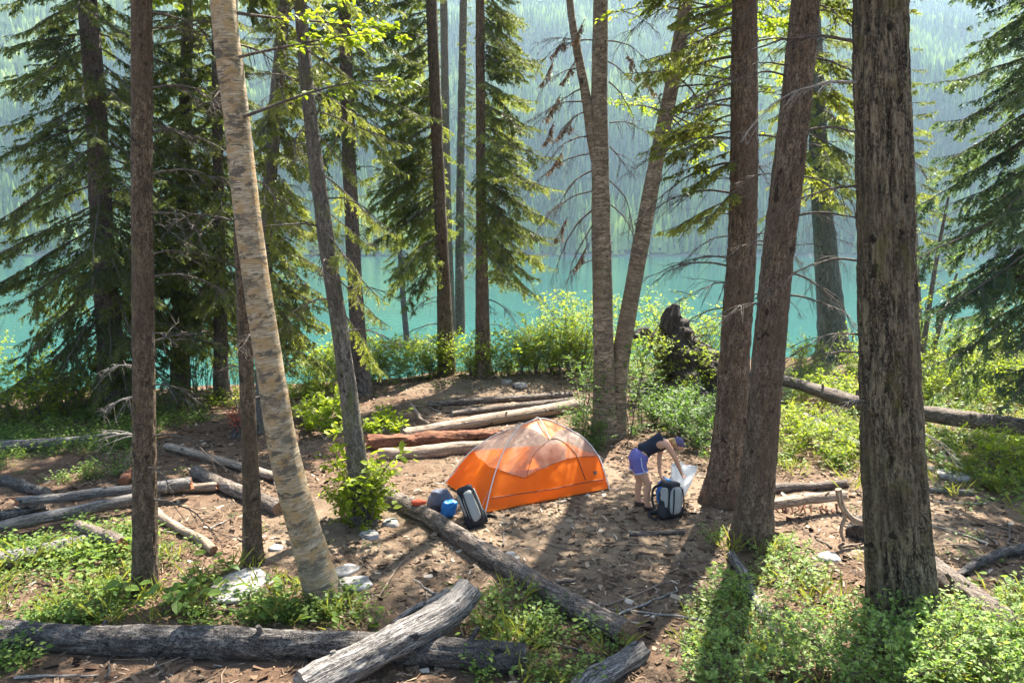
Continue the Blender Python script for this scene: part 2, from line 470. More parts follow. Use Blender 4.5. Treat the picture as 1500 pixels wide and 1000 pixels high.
M['slate_fabric'] = cloth('slate_grey_fabric', (.12, .13, .17), .0, .6)
M['yellow_fabric'] = cloth('yellow_tag_fabric', (.65, .5, .05), .0, .6)
M['skin'] = cloth('tanned_skin', (.50, .27, .17), 0, .55, 0, .06)
M['navy'] = cloth('navy_knit', (.016, .02, .032), 0, .7)
M['shorts'] = cloth('violet_blue_shorts', (.13, .12, .32), 0, .6)
M['trim'] = cloth('pale_blue_trim', (.42, .45, .62), 0, .6)
M['hair'] = cloth('blonde_hair', (.42, .27, .12), 0, .5)
M['cap'] = cloth('dusky_purple_cap', (.10, .085, .16), 0, .7)
M['shoe'] = cloth('dark_brown_shoe', (.05, .032, .025), 0, .6)
M['eye'] = cloth('eye', (.03, .02, .015), 0, .2)
M['lips'] = cloth('lips', (.40, .13, .10), 0, .5)
# ---------------------------------------------------------------- the setting: ground, lake, mountain, haze
def spaced(lo, hi, step, far_lo, far_hi, growth=1.22):
    a = list(np.arange(lo, hi+1e-6, step)); s = step
    while a[-1] < far_hi: s *= growth; a.append(a[-1]+s)
    s = step
    while a[0] > far_lo: s *= growth; a.insert(0, a[0]-s)
    return np.array(a)
def grid_quads(ny, nx):
    i = np.arange(ny-1)[:, None]*nx + np.arange(nx-1)[None]
    return np.stack([i, i+1, i+nx+1, i+nx], -1).reshape(-1, 4)

gx = spaced(-13, 17, .105, -900, 900); gy = spaced(6.0, 30.5, .10, -160, 60)
GX, GY = np.meshgrid(gx, gy)
GZ = gh(GX, GY)
P3 = np.stack([GX, GY, GX*0], -1)
GZ = GZ + (.014*fbm(P3*5.5, 2) + .010*noise(P3*13+4))*np.exp(-(np.maximum(np.abs(GX)-18, 0)/6)**2)
tint = np.exp(-(((GX-1.0)/3.4)**2+((GY-12.6)/3.3)**2)) + .8*np.exp(-(((GX-.2)/3.2)**2+((GY-23.5)/4)**2)) + .8*np.exp(-(((GX-7.5)/2.5)**2+((GY-13.2)/2.)**2)) \
    + .5*np.exp(-(((GX+3.0)/1.6)**2+((GY-11)/1.6)**2))
tint = np.clip(tint*1.1 + .25*noise(P3*1.1+70), 0, 1)
g = Geo(); g.add(np.stack([GX, GY, GZ], -1), quads=grid_quads(len(gy), len(gx)), tint=tint.ravel())
tag(g.build('ground', M['ground'], origin=(0, 0, 0)), 'brown forest floor of soil and needle litter', kind='structure')

LAKE_Z = -1.75
g = Geo()
lx = np.linspace(-2600, 2600, 40); ly = np.r_[np.linspace(16, 120, 20), np.linspace(150, 640, 20)]
LX, LY = np.meshgrid(lx, ly)
g.add(np.stack([LX, LY, LX*0+LAKE_Z], -1), quads=grid_quads(len(ly), len(lx)))
tag(g.build('lake', M['water'], origin=(0, 0, LAKE_Z)), 'calm turquoise lake below the wooded mountain', kind='structure')

def mz(x, y):
    P = np.stack([x/260., y/260., x*0], -1)
    s = (y-535-26*noise(np.stack([x/140., x*0, x*0+3], -1)))
    t = np.clip(s/760., -.1, 1.6)
    top = 470 + 50*noise(np.stack([x/420., x*0+2, x*0], -1)) + 26*noise(np.stack([x/130., x*0+8, x*0], -1))
    prof = np.where(t < 1, np.sign(t)*np.abs(t)**.88, 1-.5*(t-1))
    return LAKE_Z - .3 + top*prof + np.clip(t, 0, .5)*2*(34*fbm(P*1.6+5, 3))*np.where(t > 0, 1, 0)
mx_ = np.linspace(-2400, 2400, 260); my_ = np.linspace(480, 1700, 120)
MX, MY = np.meshgrid(mx_, my_)
g = Geo(); g.add(np.stack([MX, MY, mz(MX, MY)], -1), quads=grid_quads(len(my_), len(mx_)))
tag(g.build('mountain', M['slope'], origin=(0, 500, 0)), 'steep wooded mountainside across the lake', kind='structure')

def far_forest():
    r = np.random.default_rng(11)
    n = 42000
    y = 536 + 780*r.random(n)**1.25
    x = (r.random(n)*2-1)*(y*.80+120)
    z = mz(x, y)
    k = z > LAKE_Z-.6
    x, y, z = x[k], y[k], z[k]; n = len(x)
    reg = fbm(np.stack([x/90., y/90., x*0], -1), 3)
    fine = r.random(n)
    h = (11+13*r.random(n))*(1+.25*reg)
    snag = (fine > .93)
    w = np.where(snag, .35+.25*r.random(n), h*(.10+.06*r.random(n)))
    h = np.where(snag, h*.9, h)
    base_t = np.clip(.46+.40*reg+.5*(r.random(n)-.5), 0, .87)
    base_t = np.where(snag, .9+.1*r.random(n), base_t)
    broad = (~snag) & (base_t > .6)
    w = np.where(broad, w*1.35, w); h = np.where(broad, h*.75, h)
    gg = Geo()
    ph = r.random(n)*6.28
    # two stacked ragged 4-sided skirts
    rows = []
    a4 = np.arange(4)*np.pi/2
    def ring(rad, zz, off):
        an = ph[:, None]+a4+off
        rj = rad[:, None]*(.7+.6*r.random((n, 4)))
        return np.stack([x[:, None]+np.cos(an)*rj, y[:, None]+np.sin(an)*rj, (z+zz)[:, None]+h[:, None]*.10*(r.random((n, 4))-.5)], -1)
    apex1 = np.stack([x, y, z+h*.72], -1)[:, None]; apex2 = np.stack([x, y, z+h], -1)[:, None]
    V = np.concatenate([ring(w, h*.06, 0), apex1, ring(w*.66, h*.42, .8), apex2], 1)   # 10 verts
    tr = np.array([[0,1,4],[1,2,4],[2,3,4],[3,0,4],[5,6,9],[6,7,9],[7,8,9],[8,5,9]])
    T = (np.arange(n)[:, None, None]*10+tr[None]).reshape(-1, 3)
    gg.add(V.reshape(-1, 3), tris=T, tint=np.repeat(base_t, 10))
    tag(gg.build('mountain_forest', M['far_trees'], origin=(0, 500, 0), smooth=False), 'far conifer forest with pale dead trunks covering the mountainside', 'forest', kind='stuff')
far_forest()

def haze():
    x0, x1, y0, y1, z0, z1 = -2700, 2700, -170, 1800, -9, 640
    g = Geo()
    V = np.array([(x, y, z) for z in (z0, z1) for y in (y0, y1) for x in (x0, x1)], float)
    g.add(V, quads=[(0, 2, 3, 1), (4, 5, 7, 6), (0, 1, 5, 4), (2, 6, 7, 3), (0, 4, 6, 2), (1, 3, 7, 5)])
    m = bpy.data.materials.new('pale_blue_haze'); m.use_nodes = True
    t = m.node_tree; t.nodes.clear()
    o = t.nodes.new('ShaderNodeOutputMaterial'); v = t.nodes.new('ShaderNodeVolumePrincipled')
    v.inputs['Color'].default_value = (.62, .82, 1.0, 1); v.inputs['Density'].default_value = HAZE
    v.inputs['Anisotropy'].default_value = .35
    t.links.new(v.outputs[0], o.inputs['Volume'])
    tag(g.build('haze', m, origin=(0, 0, z0), smooth=False), 'pale blue summer haze over the lake', kind='stuff')
HAZE = .00016
haze()
# ---------------------------------------------------------------- foliage templates (local frame: +x outward, +z up)
class Tpl:
    def __init__(s): s.items = []
    def put(s, V, quads=None, tris=None, tint=None, mi=0): s.items.append((np.asarray(V, float).reshape(-1, 3), quads, tris, tint, mi))
    def from_geo(s, g, mi):
        V = np.concatenate(g.V); 
        for f, _ in g.F: pass
        q = [f for f, _ in g.F if f.shape[1] == 4]; t = [f for f, _ in g.F if f.shape[1] == 3]
        s.items.append((V, np.concatenate(q) if q else None, np.concatenate(t) if t else None, np.concatenate(g.ti), mi))
    def stamp(s, geo, R, t, sc=1., dt=0., mis=None):
        for V, q, tr, ti, mi in s.items:
            W = (V*sc) @ R.T + t
            geo.add(W, quads=q, tris=tr, co=V*sc, tint=None if ti is None else np.clip(ti+dt, 0, 1), mi=mi)

def leaves(P, D, N, S, ratio=.62, hexa=True, r=None):
    """folded leaf blades: base P, direction D, up-normal N, length S"""
    n = len(P); D = nrm(D); B = nrm(np.cross(D, N)); U = nrm(np.cross(B, D))
    S = S[:, None]; w = S*ratio*.5
    if hexa:
        V = np.stack([P, P+D*S*.3+B*w*.9+U*S*.06, P+D*S*.68+B*w*.75+U*S*.05, P+D*S-U*S*.08, P+D*S*.68-B*w*.75+U*S*.05, P+D*S*.3-B*w*.9+U*S*.06], 1)
        q = np.array([[0, 1, 2, 3], [0, 3, 4, 5]]); k = 6
        return V.reshape(-1, 3), (np.arange(n)[:, None, None]*k+q[None]).reshape(-1, 4), None, k
    V = np.stack([P, P+D*S*.5+B*w+U*S*.06, P+D*S, P+D*S*.5-B*w+U*S*.06], 1)
    q = np.array([[0, 1, 2], [0, 2, 3]]); k = 4
    return V.reshape(-1, 3), None, (np.arange(n)[:, None, None]*k+q[None]).reshape(-1, 3), k

def spruce_bough(seed, L, lod):
    """live spruce bough: a drooping axis, side limbs, short hanging branchlets, needle sprays"""
    r = np.random.default_rng(seed); T = Tpl()
    step, nl, nw, ns = {0: (.05, .055, .017, .026), 1: (.070, .098, .036, .050), 2: (.17, .24, .10, .17)}[lod]
    n = 9; t = np.linspace(0, 1, n)
    wig = np.cumsum(r.normal(0, .022*L, (n, 3)), 0)*t[:, None]
    ax = np.stack([t*L, t*0, -.22*L*t**1.6+.12*L*t**4], -1)+wig*[.2, 1, .6]
    axes = [(ax, 1.)]
    tube_g = tube(ax, .005+.014*L*.5*(1-t)**.8, 5, caps=False); T.from_geo(tube_g, 1)
    for q in range(int(3+3.2*L)):
        tb = .16+.68*r.random(); b = np.array([np.interp(tb, t, ax[:, c]) for c in range(3)])
        sd = 1 if q % 2 else -1
        an = math.radians(24+34*r.random()); l = L*(.18+.34*r.random())*(1.15-tb)
        d = np.array([math.cos(an), sd*math.sin(an), .05-.35*r.random()])
        u = np.linspace(0, 1, 6)[:, None]
        p = b + d*u*l; p[:, 2] -= (.30*r.random()+.1)*l*u[:, 0]**2
        axes.append((p, .8)); T.from_geo(tube(p, .002+.004*(1-u[:, 0]), 3, caps=False), 1)
    B, D, LL, TT = [], [], [], []
    for p, sc in axes:
        m0 = len(p); Ls = np.linalg.norm(np.diff(p, axis=0), axis=1).sum(); k = max(4, int(Ls/step)*2)
        u = np.sort(r.random(k))*.9+.1; tt = np.linspace(0, 1, m0)
        b = np.stack([np.interp(u, tt, p[:, c]) for c in range(3)], -1)
        ta = nrm(np.stack([np.interp(u, tt, np.gradient(p[:, c])) for c in range(3)], -1))
        sv = nrm(np.cross(ta, [0, 0, 1.]))*np.where(r.random(k) < .5, 1, -1)[:, None]
        hang = .15+1.0*r.random(k)**1.5
        d = nrm(ta*(.5+.6*r.random((k, 1))) + sv*(.3+.7*r.random((k, 1))) - hang[:, None]*np.array([0, 0, 1.]))
        l = (.07+.20*r.random(k)**1.3*min(1.5, .5+.4*L))*sc*(1.15-.6*u)*np.where(u < .18, .4, 1)
        if lod == 2: l = l*1.25
        B.append(b); D.append(d); LL.append(l); TT.append(.22+.30*r.random()+.16*r.random(k))
    base = np.concatenate(B); d = np.concatenate(D); ll = np.concatenate(LL); tbt = np.concatenate(TT)
    m = len(ll)
    e = base + d*ll[:, None]; e[:, 2] -= .18*ll
    k = np.maximum(2, (ll/ns).astype(int)); tot = int(k.sum())
    bi = np.repeat(np.arange(m), k)
    u = np.concatenate([(np.arange(q)+.5)/q for q in k])
    p = base[bi]*(1-u)[:, None] + e[bi]*u[:, None]
    dd = nrm(e-base)[bi]
    sv = nrm(np.cross(dd, np.array([.02, 0, 1.])))
    tins = []; Vs = []
    for sg in (1, -1):
        dirv = nrm(dd*.9+sv*sg*.6+.55*(r.random((tot, 3))-.5))
        le = nl*(.6+.7*r.random(tot))*(1.1-.4*u)
        wd = nrm(np.cross(dirv, r.normal(size=(tot, 3))+np.array([0, 0, .8])))*nw*.5
        Vs.append(np.stack([p+wd, p-wd, p+dirv*le[:, None]], 1).reshape(-1, 3))
        tins.append(np.repeat(np.clip(tbt[bi]+.28*u**2+.25*(r.random(tot)-.5), 0, 1), 3))
    V = np.concatenate(Vs)
    T.put(V, tris=np.arange(len(V)).reshape(-1, 3), tint=np.concatenate(tins), mi=0)
    return T

def dead_limb(seed, L, hang=.5, fine=True, droop=.25):
    """bare limb with drooping side twigs"""
    r = np.random.default_rng(seed); g = Geo()
    n = 11; t = np.linspace(0, 1, n)
    kink = np.cumsum(r.normal(0, .028*L, (n, 3)), 0)*t[:, None]
    ax = np.stack([t*L, t*0, .12*L*t-droop*L*2*t**2.2], -1)+kink*[.2, 1, .7]
    tube(ax, .003+.0125*L**.7*(1-t)**.9, 6, amp=.12, geo=g, caps=False)
    m = int(9*L+4)
    for q in range(m):
        tb = .15+.83*r.random(); b = np.array([np.interp(tb, t, ax[:, c]) for c in range(3)])
        l = (.15+.42*r.random())*L**.6*(1.1-tb*.6)
        s = 1 if r.random() < .5 else -1
        d = nrm(np.array([.75, s*(.3+.6*r.random()), -hang*(.1+1.3*r.random())+.18]))
        tt = np.linspace(0, 1, 5)
        p = b + d*(tt*l)[:, None]; p[:, 2] -= hang*.5*l*tt**2
        tube(p, .0022+.0035*(1-tt), 4, geo=g, caps=False)
        if fine:
            for w in range(3):
                u = .25+.7*r.random(); bb = np.array([np.interp(u, tt, p[:, c]) for c in range(3)])
                d2 = nrm(d+r.normal(0, .7, 3)+np.array([0, 0, -hang])); l2 = l*(.2+.3*r.random())
                pp = bb + d2*(np.linspace(0, 1, 3)*l2)[:, None]
                tube(pp, [.003, .0024, .0012], 3, geo=g, caps=False)
    return g

def leafy_bough(seed, L, leaf, n_tw=14, per=9, up=.25, hexa=True, ratio=.62):
    """broad-leaved branch"""
    r = np.random.default_rng(seed); T = Tpl(); g = Geo()
    n = 9; t = np.linspace(0, 1, n)
    ax = np.stack([t*L, .08*L*np.sin(t*4+seed), up*L*t*(1-.6*t)], -1)
    tube(ax, .004+.011*L**.7*(1-t), 5, geo=g, caps=False)
    P, D = [], []
    for q in range(n_tw):
        tb = .18+.8*r.random(); b = np.array([np.interp(tb, t, ax[:, c]) for c in range(3)])
        s = 1 if r.random() < .5 else -1
        d = nrm(np.array([.7, s*(.4+.7*r.random()), .5*(r.random()-.35)])); l = (.2+.25*r.random())*L*(1.15-tb)
        tt = np.linspace(0, 1, 4); p = b+d*(tt*l)[:, None]; p[:, 2] -= .12*l*tt**2
        tube(p, .002+.004*(1-tt), 4, geo=g, caps=False)
        u = .15+.85*r.random(per)
        P.append(np.stack([np.interp(u, tt, p[:, c]) for c in range(3)], -1)+r.normal(0, .02, (per, 3)))
        D.append(d+r.normal(0, .7, (per, 3))*[1, 1, .45]+np.array([0, 0, -.25]))
    P = np.concatenate(P); D = np.concatenate(D)
    N = r.normal(0, .35, P.shape)+[0, 0, 1]
    V, q, tr, k = leaves(P, D, N, leaf*(.6+.7*r.random(len(P))), ratio, hexa)
    T.put(V, q, tr, tint=np.repeat(np.clip(.5+.28*r.normal(size=len(P)), 0, 1), k), mi=0)
    T.from_geo(g, 1)
    return T

BOUGH = {(lod, L): [spruce_bough(100*lod+int(L*10)+q, L, lod) for q in range(3)] for lod in (0, 1, 2) for L in (.8, 1.4, 2.2, 3.2)}
DEAD_L = (.7, 1.2, 1.9, 2.8)
DEAD_G = {L: [dead_limb(7*q+int(L*30), L, .75, True, .28) for q in range(3)] for L in DEAD_L}
DEADM = {(L, mk): [g.mesh('dead_branch', M[mk], smooth=True) for g in DEAD_G[L]] for L in DEAD_L for mk in ('twig', 'twig_pale')}
def near_len(L, opts): return min(opts, key=lambda o: abs(o-L))

def orient(az, pitch, roll=0.):
    """x axis to azimuth az (0 = +x, 90 = away), tilted up by pitch"""
    return np.array(Matrix.Rotation(az, 3, 'Z') @ Matrix.Rotation(-pitch, 3, 'Y') @ Matrix.Rotation(roll, 3, 'X'))

class Tree:
    """trunk placed by its foot on the ground and its line in the photo; goes on up out of the frame"""
    def __init__(s, name, label, path, H, barkm, seed=1, seg=22, amp=.07, lobes=(5, .35, .30, 1.), cat='tree', group=None, ridged=False, ka=2.5, kl=2., top_r=.02, Y=None, base=None):
        s.r = np.random.default_rng(seed); s.seed = seed
        f = gp(path[0][0], path[0][1]) if base is None else np.array(base)
        s.Y = f[1] if Y is None else Y
        pts = []
        for q, (px, py, w) in enumerate(path):
            p = at(px, py, s.Y) if q or base is None else f
            pts.append([*p, w*.5/FPX*depth(p)])
        pts = np.array(pts)
        pts[0][2] = gh(pts[0][0], pts[0][1]); foot = pts[0].copy()
        below = pts[0].copy(); below[2] -= .18; below[3] *= 1.08
        last = pts[-1]
        if H > last[2]+.5:
            dv = (pts[-1]-pts[-2]); dv = dv/max(dv[2], .01); dv[3] = 0
            ex = []
            for k in (.33, .66, 1.):
                e = last + dv*((H-last[2])*k)*np.array([.6, .6, 1, 0]); e[3] = last[3]*(1-k)+top_r*k; ex.append(e)
            pts = np.vstack([pts, ex])
        s.H = pts[-1][2]
        s.pts = np.vstack([below, pts])
        s.foot = foot[:3]
        s.root = thing(name, label, cat, s.foot, group)
        zt = CAM_H+.315*s.Y+1
        D = spline(s.pts, 900)
        zc = min(zt+1, s.H)                              # fine rings where the trunk can be seen, coarse ones above
        zz = np.r_[np.arange(D[0, 2], zc, .035 if seg >= 30 else .08), np.linspace(zc, D[-1, 2], 16)]
        D = np.stack([np.interp(zz, D[:, 2], D[:, q]) for q in range(4)], -1); D[:, 3] = np.maximum(D[:, 3], .006)
        s.D = D
        s.zt = zt
        g = tube(D[:, :3], D[:, 3], seg, amp, ka, kl, ridged, lobes, seed=seed*3.7)
        s.trunk = g.build('trunk', M[barkm], s.root)
    def pos(s, z):
        return np.array([np.interp(z, s.D[:, 2], s.D[:, q]) for q in range(4)])
    def crown(s, z0, z1, Lb, Lt, per_m, mat='needle_mid', az=None, azw=math.pi, pitch=(-.45, .25), lod=1, skip=0., hi=2, hi_per=None, name='crown', clear=None):
        """spruce boughs from z0 to z1; az/azw limits their direction"""
        g = Geo(); z = z0; k = s.r.random()*6
        while z < z1:
            above = z > s.zt+.4
            pm = per_m if not above or hi_per is None else hi_per
            z += (.5+s.r.random())/pm
            k += 2.399
            a = k if az is None else az+(s.r.random()*2-1)*azw
            if s.r.random() < skip: continue
            t = (z-z0)/max(z1-z0, .1)
            L = (Lb+(Lt-Lb)*t)*(.7+.5*s.r.random())
            if clear is not None and clear(a): L *= .45
            Lk = near_len(L, (.8, 1.4, 2.2, 3.2)); lo = hi if above else lod
            tp = BOUGH[(lo, Lk)][s.r.integers(3)]
            p = s.pos(min(z, s.H-.05))
            R = orient(a, pitch[0]+(pitch[1]-pitch[0])*t+.15*s.r.normal(), .25*s.r.normal())
            tp.stamp(g, R, p[:3]+R[:, 0]*p[3]*.7, L/Lk, .18*s.r.normal())
        if g.n: return g.build(name, [M[mat], M['twig']], s.root)
    def deads(s, z0, z1, n, Ls=(1.0, 1.8), az=None, azw=math.pi, pitch=(-.1, .3), mat='twig'):
        for q in range(n):
            z = z0+(z1-z0)*(q+s.r.random())/n
            a = q*2.399+s.r.random() if az is None else az+(s.r.random()*2-1)*azw
            L = Ls[0]+(Ls[1]-Ls[0])*s.r.random()
            Lk = near_len(L, DEAD_L); p = s.pos(z)
            R = orient(a, pitch[0]+(pitch[1]-pitch[0])*s.r.random(), .4*s.r.normal())
            s.limb(Lk, L/Lk, R, p, mat)
    def limb(s, Lk, sc, R, p, mat='twig'):
        me = DEADM[(Lk, mat)][s.r.integers(3)]
        o = Vector((p[:3]+R[:, 0]*p[3]*.75).tolist())
        child(me, 'branch', s.root, Matrix.Translation(o) @ Matrix([list(x) for x in R]).to_4x4() @ Matrix.Scale(sc, 4))
    def leafy(s, items, leaf, mat, name='crown', n_tw=16, per=10, up=.25, hexa=True):
        """items: (z, az, pitch, L)"""
        g = Geo()
        for q, (z, a, pi_, L) in enumerate(items):
            tp = leafy_bough(s.seed*31+q % 5, L, leaf, n_tw, per, up, hexa)
            p = s.pos(z); R = orient(a, pi_, .3*s.r.normal())
            tp.stamp(g, R, p[:3]+R[:, 0]*p[3]*.6, 1., .1*s.r.normal())
        return g.build(name, [M[mat], M['twig']], s.root)

PI = math.pi
def away(a, lim=.9):
    """True for boughs that would point straight at the camera"""
    return abs((a+PI/2+PI) % (2*PI)-PI) < lim

# ---- left group
T = Tree('spruce_tree', 'tall dark spruce with drooping boughs on the bank beside a pale fallen log', [(168, 598, 46), (160, 480, 34), (150, 350, 31), (140, 150, 28), (128, 0, 26)], 24, 'bark_spruce', 1)
T.crown(1.6, 23.5, 3.6, .6, 10.5, 'needle_dark', pitch=(-.5, .2), lod=1, hi_per=4., skip=.08)
T.deads(1.2, 9, 9, (1.2, 2.0))
T = Tree('spruce_tree', 'slim straight brown spruce trunk rising from low green plants behind the dark log', [(213, 868, 36), (211, 600, 31), (208, 300, 29), (207, 0, 29)], 19, 'bark_brown', 2, seg=64, amp=.06, ka=7, kl=7, lobes=(5, .25, .2, 1.))
T.deads(1.2, 7.8, 15, (.6, 1.2), az=0.1, azw=1.0, mat='twig')
T.deads(1.6, 3.4, 4, (.5, .8), az=PI*.95, azw=.6, mat='twig_pale')
T.crown(9.2, 18.8, 2.0, .5, 3.2, 'needle_mid', lod=2)
T = Tree('birch_tree', 'leaning white-barked birch with dark bands and orange patches', [(478, 884, 56), (450, 790, 47), (416, 660, 43), (386, 480, 39), (364, 330, 38), (345, 160, 37), (326, 0, 36)], 17, 'bark_birch', 3, seg=34, amp=.035, lobes=(4, .1, .2, 2.))
T.leafy([(6.2, .2, .1, 2.0), (6.8, -.2, .0, 1.8), (7.4, .5, -.15, 2.2), (8.0, .05, -.35, 2.2), (8.4, -.35, -.35, 1.8), (7.7, 2.7, -.2, 1.3)] +
        [(8.6+q*.5, q*2.4, .3, 2.2-.1*q) for q in range(14)], .085, 'leaf_bright')
T = Tree('spruce_tree', 'thin spruce trunk just behind the leaning birch with light drooping sprays', [(386, 632, 24), (388, 420, 21), (400, 200, 19), (417, 0, 18)], 20, 'bark_mossy', 4)
T.crown(2.0, 19.5, 2.0, .6, 9.5, 'needle_yellow', az=0.1, azw=1.9, pitch=(-.55, .1), lod=1, hi_per=3.5)
T.deads(2, 10, 10, (.7, 1.4))
T = Tree('spruce_tree', 'bare slender trunk standing beside a flat pale rock and a cut log end', [(371, 826, 30), (366, 660, 23), (358, 480, 20), (350, 300, 17), (340, 0, 15)], 16, 'bark_brown', 5, seg=26, lobes=(5, .3, .2, .4))
T.deads(2.0, 8, 10, (.5, 1.1), mat='twig')
T.crown(9, 15.8, 1.6, .4, 2.6, 'needle_mid', lod=2)
T = Tree('spruce_tree', 'mossy leaning trunk with a leafy green tangle around its foot', [(533, 763, 38), (520, 650, 28), (500, 500, 25), (475, 330, 23), (452, 150, 20), (440, 0, 18)], 18, 'bark_mossy', 6, seg=28, lobes=(5, .5, .25, .4))
T.deads(3.0, 8.5, 12, (.6, 1.3))
T.crown(3.2, 8.4, 1.5, 1.2, 2.0, 'needle_yellow', az=.1, azw=.8, pitch=(-.6, -.3), lod=0)
T.crown(9, 17.8, 1.8, .4, 2.8, 'needle_mid', lod=2, name='upper_crown')
T = Tree('spruce_tree', 'straight grey trunk at the bank edge between mossy trunk and sapling', [(530, 577, 30), (522, 450, 22), (512, 250, 20), (504, 0, 18)], 24, 'bark_spruce', 7)
T.crown(8.2, 23.5, 2.9, .5, 7.5, 'needle_mid', pitch=(-.4, .2), hi_per=3.)
T.deads(3, 9, 9, (.9, 1.8))
for (path, sd, H, lab, z0, Lb) in (
    ([(263, 576, 27), (268, 300, 20), (275, 0, 15)], 8, 20, 'thick grey shore spruce behind the slim brown trunk, twiggy sprouts at its foot', 2.6, 3.1),
    ([(325, 584, 24), (322, 430, 18), (316, 0, 12)], 9, 17, 'short-looking dark spruce trunk on the bank behind the birch', 3.0, 2.8)):
    T = Tree('spruce_tree', lab, path, H, 'bark_spruce', sd)
    T.crown(z0, H-.4, Lb, .5, 10., 'needle_mid', pitch=(-.5, .2), hi_per=3., skip=.05)
    T.deads(1.2, 8, 10, (.8, 1.6))
# ---- group by the lake, behind the tent
T = Tree('spruce_sapling', 'thin young spruce on the sunny bank edge', [(601, 552, 10), (590, 430, 8), (583, 330, 6), (575, 220, 4), (570, 150, 2)], 9.4, 'bark_spruce', 10, seg=12, cat='sapling')
T.crown(3.2, 9.2, 1.7, .4, 5.5, 'needle_mid', pitch=(-.5, .1))
T.deads(1.0, 4.5, 7, (.7, 1.2))
cluster = [([(655, 548, 26), (648, 380, 19), (640, 200, 17), (632, 0, 16)], 11, 25, 'thickest trunk of the four-spruce clump on the lake bank', PI*.95, 1.0, 3.1),
           ([(663, 541, 15), (655, 300, 12), (650, 0, 11)], 12, 22, 'thin trunk crowding the thickest spruce of the bank clump', PI*.9, 1.0, 1.9),
           ([(674, 536, 17), (674, 300, 12), (679, 0, 11)], 13, 22, 'thin middle trunk of the bank clump with a gap on both sides', .2, 1.6, 1.9),
           ([(708, 550, 25), (705, 300, 15), (703, 0, 13)], 14, 24, 'lone reddish trunk of the bank clump with roots spreading over bare dirt', 0.0, 1.05, 2.9)]
for path, sd, H, lab, az, aw, Lb in cluster:
    T = Tree('spruce_tree', lab, path, H, 'bark_red' if sd == 14 else 'bark_brown', sd, lobes=(5, .7, .25, sd))
    T.crown(4.4, H-.4, Lb, .5, 8. if Lb > 2 else 4., 'needle_mid', az=az, azw=aw+.3, pitch=(-.45, .1), hi_per=4.2, skip=.05)
    T.deads(1.6, 9, 12, (.9, 2.2), az=az, azw=aw+.2, pitch=(-.35, .1))
# ---- forked birch
base = gp(893, 641)
T = Tree('birch_tree', 'forked tan birch with bare drooping dead branches behind the bending person', [(886, 641, 36), (884, 500, 30), (880, 300, 27), (878, 150, 24), (880, 0, 22)], 18, 'bark_aspen', 15, seg=24, amp=.05, lobes=(4, .5, .35, 1.))
TB = T
for nm, path in (('trunk', [(902, 640, 30), (905, 560, 28), (917, 478, 26), (955, 270, 23), (985, 120, 21), (1005, 0, 20), (1030, -180, 18), (1050, -420, 8)]),
                 ('trunk', [(880, 262, 14), (870, 215, 17), (858, 140, 14), (838, 30, 11), (830, -60, 9), (815, -260, 4)])):
    pp = [np.r_[at(x, y, T.Y+(.12 if nm == 'trunk' and x > 895 else 0)), w*.5/FPX*depth(at(x, y, T.Y))] for x, y, w in path]
    pp = np.array(pp)
    if path[0][1] > 600: pp[0][2] = gh(*pp[0][:2])-.15
    D = spline(pp, 120)
    tube(D[:, :3], D[:, 3], 20, .05, 2.5, 2., seed=path[0][0]*.1, lobes=(4, .3, .3, 2.)).build(nm, M['bark_aspen'], T.root)
    if path[0][1] > 600: D_right = D
    else: D_left = D
def limb_px(T, x0, y0, x1, y1, mat='twig', dy=0., D=None):
    """a dead limb from a pixel on the stem towards another pixel, at the tree's own distance"""
    a = at(x0, y0, T.Y); b = at(x1, y1, T.Y); b[1] += dy
    d = b-a; L = float(np.linalg.norm(d)); Lk = near_len(L, DEAD_L)
    R = orient(math.atan2(d[1], d[0]), math.asin(d[2]/L)+.28, .3*T.r.normal())
    me = DEADM[(Lk, mat)][T.r.integers(3)]
    child(me, 'branch', T.root, Matrix.Translation(Vector(a.tolist())) @ Matrix([list(x) for x in R]).to_4x4() @ Matrix.Scale(L/Lk*1.05, 4))
for seg_ in [(872, 60, 800, 90), (850, 100, 790, 130), (862, 150, 778, 165), (870, 200, 790, 235), (872, 160, 800, 205), (868, 280, 778, 340), (872, 305, 810, 400), (872, 225, 776, 268), (868, 330, 830, 420), (890, 20, 965, 25),
             (890, 60, 955, 95), (892, 120, 930, 190), (893, 180, 945, 185), (893, 265, 935, 330), (895, 300, 930, 370), (890, 90, 940, 140), (855, 130, 805, 180), (845, 60, 790, 60), (868, 250, 815, 300), (893, 215, 925, 260), (870, 380, 835, 410)]:
    limb_px(T, *seg_, dy=T.r.normal()*.4)
g = Geo()
for q in range(64):
    z = 7.6+(5. if q < 42 else 9.)*T.r.random(); p = np.array([np.interp(z, D_right[:, 2], D_right[:, c]) for c in range(3)])
    tp = leafy_bough(900+q % 5, 2.5, .095, 16, 9, .2); a = (T.r.random()*2-1)*1.0 if q < 40 else T.r.random()*6.3
    tp.stamp(g, orient(a, -.1+.3*T.r.normal(), .3*T.r.normal()), p, 1., .1*T.r.normal())
g.build('crown', [M['leaf_bright'], M['twig']], T.root)
g = Geo()
for q in range(64):                                      # the leafy top above the frame that dapples the clearing
    D_ = D_right if q % 2 else T.D
    z = 10.8+6.*T.r.random(); p = np.array([np.interp(z, D_[:, 2], D_[:, c]) for c in range(3)])
    leafy_bough(950+q % 6, 2.6, .10, 11, 8, .3, False).stamp(g, orient(T.r.random()*6.3, .2*T.r.normal(), .3*T.r.normal()), p, 1., .1*T.r.normal())
g.build('upper_crown', [M['leaf_bright'], M['twig']], T.root)
